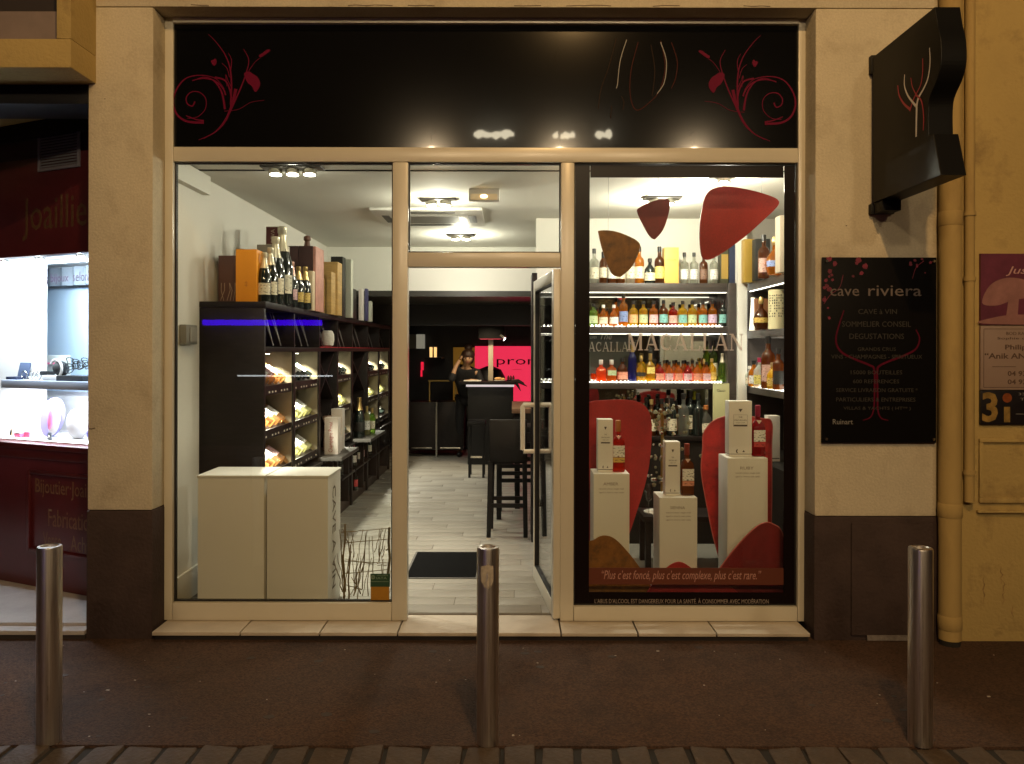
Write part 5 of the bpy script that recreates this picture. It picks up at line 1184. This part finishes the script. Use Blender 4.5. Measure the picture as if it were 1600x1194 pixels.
for k in range(5):
    g = G(); cxk = -.10+.05*k; g.tube([(cxk+.028*math.cos(a*.45), -.01*k%.03, .031+.028*math.sin(a*.45)) for a in range(15)], .0032, 6); g.build('bracelet', chrome, t)
t = jthing('shell_stand', 'black and white domed jewellery stand in the middle of the jeweller shelf', 'jewellery stand', -.62,.24,1.4005)
g = G(); g.box(-.07,.07,-.05,.05,0,.035); g.build('base', jwhite, t, bev=.004)
g = G(); g.lathe([(.055,0),(.05,.03),(.03,.052),(.006,.06)], (0,0,0), 16); g.xf(Matrix.Translation((.025,.01,.075)) @ Matrix.Rotation(R(68),4,'Y')); g.build('dome', M('black_velvet', (.012,.013,.014), .7), t)
g = G(); g.tube([(.025+.058*math.cos(a*.2),-.02,.08+.06*math.sin(a*.2)) for a in range(-4,14)], .009, 8); g.build('rim', jwhite, t)
g = G(); g.box(-.13,-.05,-.03,.03,.035,.062); g.build('cushion', MATS['black_velvet'], t, bev=.006)
t = jthing('jewellery_tree', 'tangled black wire jewellery tree at the right end of the jeweller shelf', 'jewellery stand', -.42,.24,1.4005)
g = G(); g.box(-.12,.14,-.06,.06,0,.035); g.build('base', MATS['black_velvet'], t, bev=.004)
g = G(); rr = random.Random(4)
for k in range(11):
    c = Vector((rr.uniform(-.07,.09), rr.uniform(-.03,.03), rr.uniform(.07,.13))); r_ = rr.uniform(.018,.035)
    g.tube([c+Vector((r_*math.cos(a*.42),.01*math.sin(a),r_*math.sin(a*.42))) for a in range(16)], .003, 5)
g.build('wire', MATS['black_velvet'], t)
t = jthing('clear_stand', 'clear acrylic frame with a pink strip behind the jewellery stands', 'display frame', -.80,.40,1.4005)
g = G(); g.box(-.14,.10,0,.01,.0,.17); g.build('frame', M('acrylic', (.45,.50,.48), .3), t, bev=.002)
g = G(); g.box(-.17,.02,-.012,-.002,.105,.118); g.build('pink_strip', M('pink_strip', (.75,.12,.25), .5), t)
t = jthing('shell_ornament', 'white shell shaped ornament with a pink centre in the lower jeweller display', 'ornament', -.67,.25,1.0085)
g = G(); g.prism(spline([(-.10,.02),(-.13,.10),(-.09,.21),(0,.27),(.08,.24),(.10,.15),(.05,.05),(-.03,.0)],6,True), 'y', 0, .02); g.build('back_shape', M('violet_card', (.30,.28,.62), .6), t)
g = G(); g.ball((0,-.01,.13),.10,0,14,8,(.55,.25,1.15)); g.xf(Matrix.Rotation(R(14),4,'Y')); g.build('shell', jwhite, t)
g = G(); g.ball((.005,-.035,.13),.06,0,12,8,(.42,.18,1.25)); g.xf(Matrix.Rotation(R(10),4,'Y')); g.build('pink_centre', M('pink_card', (.80,.22,.42), .6), t)
g = G(); g.box(-.19,-.13,-.08,-.07,0,.035); g.build('foot_card', MATS['pink_strip'], t)
t = jthing('heart_cushion', 'plump white rounded ornament at the right of the lower jeweller display', 'ornament', -.42,.25,1.0085)
g = G(); g.ball((0,0,.10),.11,0,16,10,(.9,.4,.95)); g.build('cushion', jwhite, t)
g = G(); g.prism(spline([(.06,.02),(.11,.10),(.16,.12),(.16,.0)],5,True), 'y', .02, .035); g.build('violet_back', MATS['violet_card'], t)
for k, (u, v, lab) in enumerate(((-1.02,.20,'small silver ring cone at the left of the lower jeweller display'),(-.88,.16,'small pink trinket box low in the jeweller display'),(-.52,.12,'small dark pendant card at the right of the lower jeweller display'))):
    t = jthing(['ring_cone','trinket_box','pendant_card'][k], lab, 'jewellery', u, v, 1.0085)
    g = G()
    if k == 0: g.lathe([(.018,0),(.012,.03),(.004,.05)], (0,0,0), 12); g.build('cone', chrome, t)
    elif k == 1: g.box(-.03,.03,-.02,.02,0,.025); g.build('box', MATS['pink_strip'], t, bev=.003); g = G(); g.box(-.031,.031,-.021,.021,.0255,.035); g.build('lid', jwhite, t, bev=.003)
    else: g.prism([(-.025,0),(.025,0),(.02,.05),(-.02,.05)], 'y', 0, .004); g.build('card', M('slate_card', (.15,.17,.20), .6), t); g = G(); g.ball((0,-.004,.022),.008,0,8,6); g.build('stone', chrome, t)
# step in front of the jeweller
js = thing('jeweller_step', 'pale stone entrance step in front of the jeweller shopfront', 'step', (-3.0,4.7,0))
g = G(); g.prism([(-2.372,4.50),(-2.372,5.1),(-5.5,6.2),(-5.5,4.50)], 'z', -.02, .068); g.build('upper_slab', stone_step, js)
g = G(); g.box(-5.5,-2.372,4.42,4.499,.0255,.05); g.build('nosing', stone_step, js, bev=.004)
g = G(); g.box(-5.5,-2.372,4.43,4.4985,-.02,.025); g.build('riser', MATS['dark_riser'], js)

# ================================================================== SIGNS ON THE RIGHT
sg = thing('projecting_sign', 'black projecting shop sign with wavy outer edge and a pale wine glass logo', 'projecting sign', (2.05,4.44,2.40))
prof = [(4.40,2.43),(4.40,3.235)] + spline([(3.755,3.235),(3.735,3.15),(3.705,3.06),(3.70,2.96),(3.73,2.89),(3.80,2.82),(3.815,2.75),(3.812,2.645)],5) + [(3.768,2.640),(3.735,2.54),(3.70,2.43)]
g = G(); g.prism(prof, 'x', 1.99, 2.11); g.build('panel', M('sign_black', (.005,.005,.005), .42, spec=.16), sg, bev=.003, smooth=False)
for z0, z1 in ((3.15,3.25),(2.372,2.428)):
    g = G(); g.box(1.985,2.115,4.405,4.441,z0,z1); g.box(1.998,2.10,4.30,4.404,z1-.03 if z0 > 3 else z0, z1 if z0 < 3 else z1) if z0 < 3 else None
    g.build('bracket', black_mat, sg, bev=.003)
g = G(); g.box(2.03,2.07,4.402,4.44,2.43,3.14); g.build('mounting_bar', black_mat, sg)
def SP(px, py): Y = 1.99*F/(px-800); return (Y, Z(py, Y))
def zs(zx, zy): return SP(1240+zx/2.986, zy/2.986)
def logo(nm, mt, strokes):
    g = G()
    for k, (pts, w0, w1) in enumerate(strokes):
        s = spline([zs(*p) for p in pts], 8); n = len(s); st = len(g.v)
        g.ribbon(s, [w0+(w1-w0)*i/(n-1) for i in range(n)], 0, .0008)
        xo = 1.9882 - .0001*k
        for i in range(st, len(g.v)): y, t_, z = g.v[i]; g.v[i] = (xo + t_, y, z)
    g.build(nm, mt, sg, smooth=False)
logo('logo_white', M('logo_white', (.80,.76,.72), .4), [([(570,635),(571,560),(572,500),(570,480)],.012,.016),([(571,500),(580,455),(605,410),(625,360),(634,290),(632,220)],.016,.003),([(568,490),(555,475),(530,440),(515,395),(516,345)],.014,.005)])
logo('logo_red', M('logo_red', (.42,.03,.05), .4), [([(484,395),(490,440),(512,480),(540,505)],.006,.014),([(540,515),(560,455),(590,395),(600,330),(600,270)],.010,.003),([(570,440),(595,470),(605,540),(603,605)],.010,.004),([(545,360),(552,400),(568,435)],.003,.006)])
# menu board
mb = thing('menu_board', 'black wall board with the wine shop services and a crimson glass outline', 'sign board', (2.04,4.425,1.10))
by = YP-.024
g = G(); g.box(1.721,2.355,by,by+.012,1.102,2.132); g.build('board', M('board_black', (.0045,.004,.004), .45, spec=.08), mb, bev=.002)
for x in (1.742,2.335):
    for z in (1.124,2.11): g = G(); g.lathe([(.008,-.004),(.008,.014)], (0,0,0), 10); g.xf(Matrix.Translation((x,by+.0,z)) @ Matrix.Rotation(R(90),4,'X')); g.build('screw', chrome, mb)
Ym = by
def MX(zx): return X(1260+zx/3.512, Ym)
def MZ(zy): return Z(380+zy/3.512, Ym)
g = G(); yt = by-.0011
for body, x0, x1, y0, y1 in (('CAVE \u00e0 VIN',283,495,385,358),('SOMMELIER CONSEIL',195,572,455,425),('DEGUSTATIONS',235,535,522,492),('GRANDS CRUS',280,490,587,568),('VINS - CHAMPAGNES - SPIRITUEUX',135,635,630,608),('15000 BOUTEILLES',243,525,716,694),('600 REFERENCES',255,508,765,744),('SERVICE LIVRAISON GRATUITE *',163,610,813,791),('PARTICULIERS & ENTREPRISES',163,598,865,843),('VILLAS & YACHTS ( HT** )',203,572,915,892)):
    g = G(); g.text(body, MX(x0), MX(x1), MZ(y0), MZ(y1), yt); g.build('text_line', dim_print, mb, smooth=False)
for a_t in (('cave', MX(130), MX(288), MZ(286), MZ(246), yt), ('riviera', MX(338), MX(630), MZ(286), MZ(228), yt)):
    g = G(); g.text(*a_t); g.build('shop_name', M('silver_print', (.14,.11,.10), .5), mb, smooth=False)
g = G(); g.text('Ruinart', MX(145), MX(255), MZ(990), MZ(962), yt); g.build('maker_name', grey_print, mb, smooth=False)
g = G(); q = by-.0004
for k, (pts) in enumerate(([(205,365),(180,440),(162,510),(168,560),(200,600),(270,635),(345,665),(372,690),(374,800),(370,900),(352,950),(310,968)],[(600,470),(620,520),(600,575),(540,610),(450,645),(400,670),(388,700),(390,820),(392,910),(410,955),(450,968)])):
    s = spline([(MX(a),MZ(b)) for a,b in pts],6); n = len(s); g.ribbon(s, [.002+.010*math.sin(math.pi*(.12+.8*i/(n-1))) for i in range(n)], q-.0001*k, .0003)
g.build('glass_outline', M('dark_crimson_print', (.085,.003,.016), .6, spec=.1), mb, smooth=False)
g = G(); rr = random.Random(9)
for k in range(34):
    L_ = rr.random() < .62; a = rr.random()**1.6
    px = (95+rr.random()*(230 if a < .3 else 60)) if L_ else (690-rr.random()*(230 if a < .3 else 50)); py = 82+a*(330 if L_ else 170)
    r_ = rr.uniform(.004,.016 if L_ else .011); n = rr.choice([5,6,7]); ph = rr.random()*6
    g.prism([(MX(px)+r_*rr.uniform(.7,1.2)*math.cos(ph+2*math.pi*i/n), MZ(py)+r_*rr.uniform(.7,1.2)*math.sin(ph+2*math.pi*i/n)) for i in range(n)], 'y', by-.0003-.00001*k, by-.0001)
for p in ([(95,330),(130,280),(180,240),(200,170)],[(640,95),(600,130),(580,190)]):
    s = spline([(MX(a),MZ(b)) for a,b in p],5); g.ribbon(s, .003, by-.0008, .0003)
o = g.build('petal_print', M('petal_print', (.16,.008,.03), .5, var=.6, scale=30), mb, smooth=False); o['kind'] = 'stuff'
# posters at the right edge
Yr = 4.418
def rx(p): return X(p, Yr)
def rz_(p): return Z(p, Yr)
t = thing('purple_poster', 'purple and pink poster plate topmost of the three plates on the yellow wall', 'sign plate', (rx(1580),Yr,rz_(507)), 'plates on the yellow wall')
g = G(); g.box(rx(1531),rx(1700),Yr-.006,Yr+.011,rz_(506),rz_(395)); g.build('plate', M('purple_print', (.11,.018,.042), .5, var=.35, scale=6), t)
g = G(); yy = Yr-.0078
g.prism(spline([(rx(1533),rz_(472)),(rx(1545),rz_(445)),(rx(1570),rz_(433)),(rx(1600),rz_(436)),(rx(1625),rz_(450)),(rx(1610),rz_(462)),(rx(1580),rz_(468)),(rx(1555),rz_(476))],5,True),'y',yy,yy+.001)
g.prism(spline([(rx(1532),rz_(504)),(rx(1550),rz_(495)),(rx(1590),rz_(490)),(rx(1650),rz_(494)),(rx(1660),rz_(505))],5,True),'y',yy,yy+.001)
g.prism([(rx(1570),rz_(496)),(rx(1574),rz_(464)),(rx(1590),rz_(464)),(rx(1588),rz_(494))],'y',yy-.0012,yy-.0002)
g.build('pink_shape', M('dusty_pink_print', (.26,.12,.11), .55, var=.25, scale=10), t, smooth=False)
g = G(); g.text('Justine', rx(1570),rx(1640),rz_(430),rz_(415),yy,shear=.3); g.build('lettering', M('pale_pink_print', (.5,.3,.28), .5), t, smooth=False)
t = thing('name_plate', 'pinkish white name plate with phone numbers, middle of the three plates', 'sign plate', (rx(1580),Yr,rz_(606)), 'plates on the yellow wall')
g = G(); g.box(rx(1531),rx(1700),Yr-.006,Yr+.011,rz_(607.5),rz_(507.5)); g.build('plate', M('pale_plate', (.26,.185,.15), .5, var=.06), t, bev=.002)
g = G(); yy = Yr-.0072
g.text('BOD RACHAT', rx(1571),rx(1620),rz_(522),rz_(517),yy); g.text('Sophie d\u2019Angelo', rx(1557),rx(1640),rz_(530),rz_(525),yy)
g.text('Philippe', rx(1569),rx(1618),rz_(547),rz_(537),yy,off=.02); g.text('\u201cAnik ANGEL', rx(1537),rx(1630),rz_(559),rz_(550),yy,off=.02)
g.text('04 93 87', rx(1573),rx(1620),rz_(586),rz_(578),yy,off=.02); g.text('04 93 16', rx(1573),rx(1620),rz_(599),rz_(591),yy,off=.02)
g.box(rx(1549),rx(1586),yy,yy+.001,rz_(571.8),rz_(571))
for a in ((1535.5,1536.2,513,604),): g.box(rx(a[0]),rx(a[1]),yy,yy+.001,rz_(a[3]),rz_(a[2]))
g.box(rx(1536.3),rx(1700),yy,yy+.001,rz_(507.9+5),rz_(507.2+5)); g.box(rx(1536.3),rx(1700),yy,yy+.001,rz_(604),rz_(603.3))
g.build('lettering', M('brown_letter', (.09,.05,.035), .6), t, smooth=False)
t = thing('number_plate', 'black plate with gold figure and letter, lowest of the three plates', 'sign plate', (rx(1580),Yr,rz_(662)), 'plates on the yellow wall')
g = G(); g.box(rx(1531),rx(1700),Yr-.006,Yr+.011,rz_(662),rz_(608.5)); g.build('plate', M('black_plate', (.010,.008,.010), .3, spec=.5), t, bev=.002)
g = G(); g.text('3', rx(1533.5),rx(1558),rz_(658),rz_(611),yy,off=.03); g.box(rx(1567.5),rx(1577),yy,yy+.001,rz_(658),rz_(634)); g.build('figure', M('gold_print2', (.24,.15,.04), .4, var=.5, scale=18), t, smooth=False)
g = G(); n = 16; g.prism([(rx(1572.5)+.026*math.cos(2*math.pi*i/n), rz_(620)+.026*math.sin(2*math.pi*i/n)) for i in range(n)],'y',yy,yy+.001); g.build('dot', M('copper_print', (.20,.05,.012), .4, var=.4, scale=25), t, smooth=False)
g = G(); g.text('33 RUE', rx(1590),rx(1625),rz_(616),rz_(612),yy); g.text('Tel', rx(1593),rx(1606),rz_(624),rz_(620),yy); g.box(rx(1586),rx(1640),yy,yy+.001,rz_(645.5),rz_(644.8)); g.build('lettering', grey_print, t, smooth=False)

# ================================================================== BOLLARDS
for k, (x, lab) in enumerate(((-1.90,'brushed steel bollard at the left, in front of the jeweller'),(-.097,'brushed steel bollard in front of the doorway with a torn sticker'),(1.682,'brushed steel bollard at the right, below the menu board'))):
    Yb = 3.275
    t = thing('bollard', lab, 'bollard', (x,Yb,0), 'steel bollards along the kerb')
    g = G(); r = .0475 if k != 1 else .0455
    g.lathe([(r,.0005),(r,.795),(r-.002,.803),(r-.012,.806),(r-.016,.803),(r-.017,.790),(.002,.788)], (x,Yb,0), 40); g.build('post', steel, t, ang=.5)
    if k == 1:
        g = G(); rs2 = random.Random(6); A_ = list(range(-38,34,4)); rad = r+.0007; cols = []
        for a in A_:
            u = (a+2)/36.; top = .742-.010*abs(u)+rs2.uniform(-.004,.004); bot = .645+.035*u*u+rs2.uniform(-.005,.005)
            cols.append([(rad*math.sin(R(a))+x, Yb-rad*math.cos(R(a)), z) for z in (bot, bot+(top-bot)*.34, bot+(top-bot)*.62, top)])
        vs = [p for c in cols for p in c]; fs = []
        for i_ in range(len(A_)-1):
            for j_ in range(3):
                if (i_, j_) in ((8,1),(9,1),(7,0),(12,0)): continue
                fs.append((4*i_+j_, 4*i_+4+j_, 4*i_+5+j_, 4*i_+1+j_))
        g.add(vs, fs); g.build('torn_sticker', M('torn_paper', (.36,.32,.27), .8, var=.3, scale=60), t, smooth=False)

# ================================================================== STREET LIGHTING and the house opposite
lan = thing('street_lantern', 'street lantern hung on a wire above the middle of the street', 'street lamp', STREET_POS)
px_, py_, pz_ = STREET_POS
g = G(); g.lathe([(.05,.46),(.10,.42),(.20,.22),(.26,.10),(.26,.085),(.20,.20),(.09,.40)], STREET_POS, 24, cap=False); g.build('shade', M('lantern_metal', (.05,.05,.05), .5), lan)
g = G(); g.ball((px_,py_,pz_+.02),.075,0,16,10); g.build('bulb', M_emit('sodium_bulb', STREET_COL, 60), lan)
g = G(); g.tube([(px_,-5.0,6.7),(px_,py_,6.43),(px_,4.44,6.7)], .005, 6); g.build('wire', black_mat, lan)
lamp('street_light', 'SPOT', (px_,py_,pz_-.07), STREET_W, STREET_COL, .07, (R(14),0,0), 165, .35)
op = thing('opposite_house', 'dark house front across the street with three lit wall lamps', 'building', (0,-5,0))
g = G(); g.box(-14,14,-5.6,-5.0,-.1,11); g.build('wall', M('opposite_plaster', (.05,.042,.035), .9, var=.3, scale=1), op)
slit = M('lit_slit', (.3,.25,.12), .5, emit=(1,.88,.62), estr=30); rq = random.Random(12)
for x, z, w_, h_ in ((X(771,14.2),5.46,.72,.20),(X(880,14.2),5.44,.40,.17),(X(942,14.2),5.46,.30,.19)):
    up = [(x-w_/2+w_*i/9, z+h_/2*rq.uniform(.25,1)*(.35 if i in (0,9) else 1)) for i in range(10)]
    dn = [(x-w_/2+w_*i/9, z-h_/2*rq.uniform(.3,1)*(.35 if i in (0,9) else 1)) for i in range(10)]
    g = G(); g.prism(up+dn[::-1], 'y', -4.995, -4.97); g.build('lit_opening', slit, op, smooth=False)
for x in (X(676,14.2), X(872,14.2), X(1078,14.2)):
    g = G(); g.ball((x,-4.75,5.02),.15,0,16,10); l_ = g.build('wall_lamp', M_emit('wall_lamp', (1,.74,.44), 350), op)
    g = G(); g.tube([(x,-5.0,5.48),(x,-4.75,5.46),(x,-4.75,5.18)], .02, 8); g.build('lamp_arm', black_mat, op)
g = G(); g.tube([(X(318,14.2),-4.93,2.10),(X(503,14.2),-4.93,2.10)], .050, 10); g.build('blue_neon_tube', M_emit('blue_neon', (.055,.0,1.0), 8), op)
g = G(); g.tube([(X(372,14.2),-4.93,1.153),(X(520,14.2),-4.93,1.153)], .014, 8); g.build('white_tube', M_emit('white_tube', (.9,.95,1.0), 6), op)
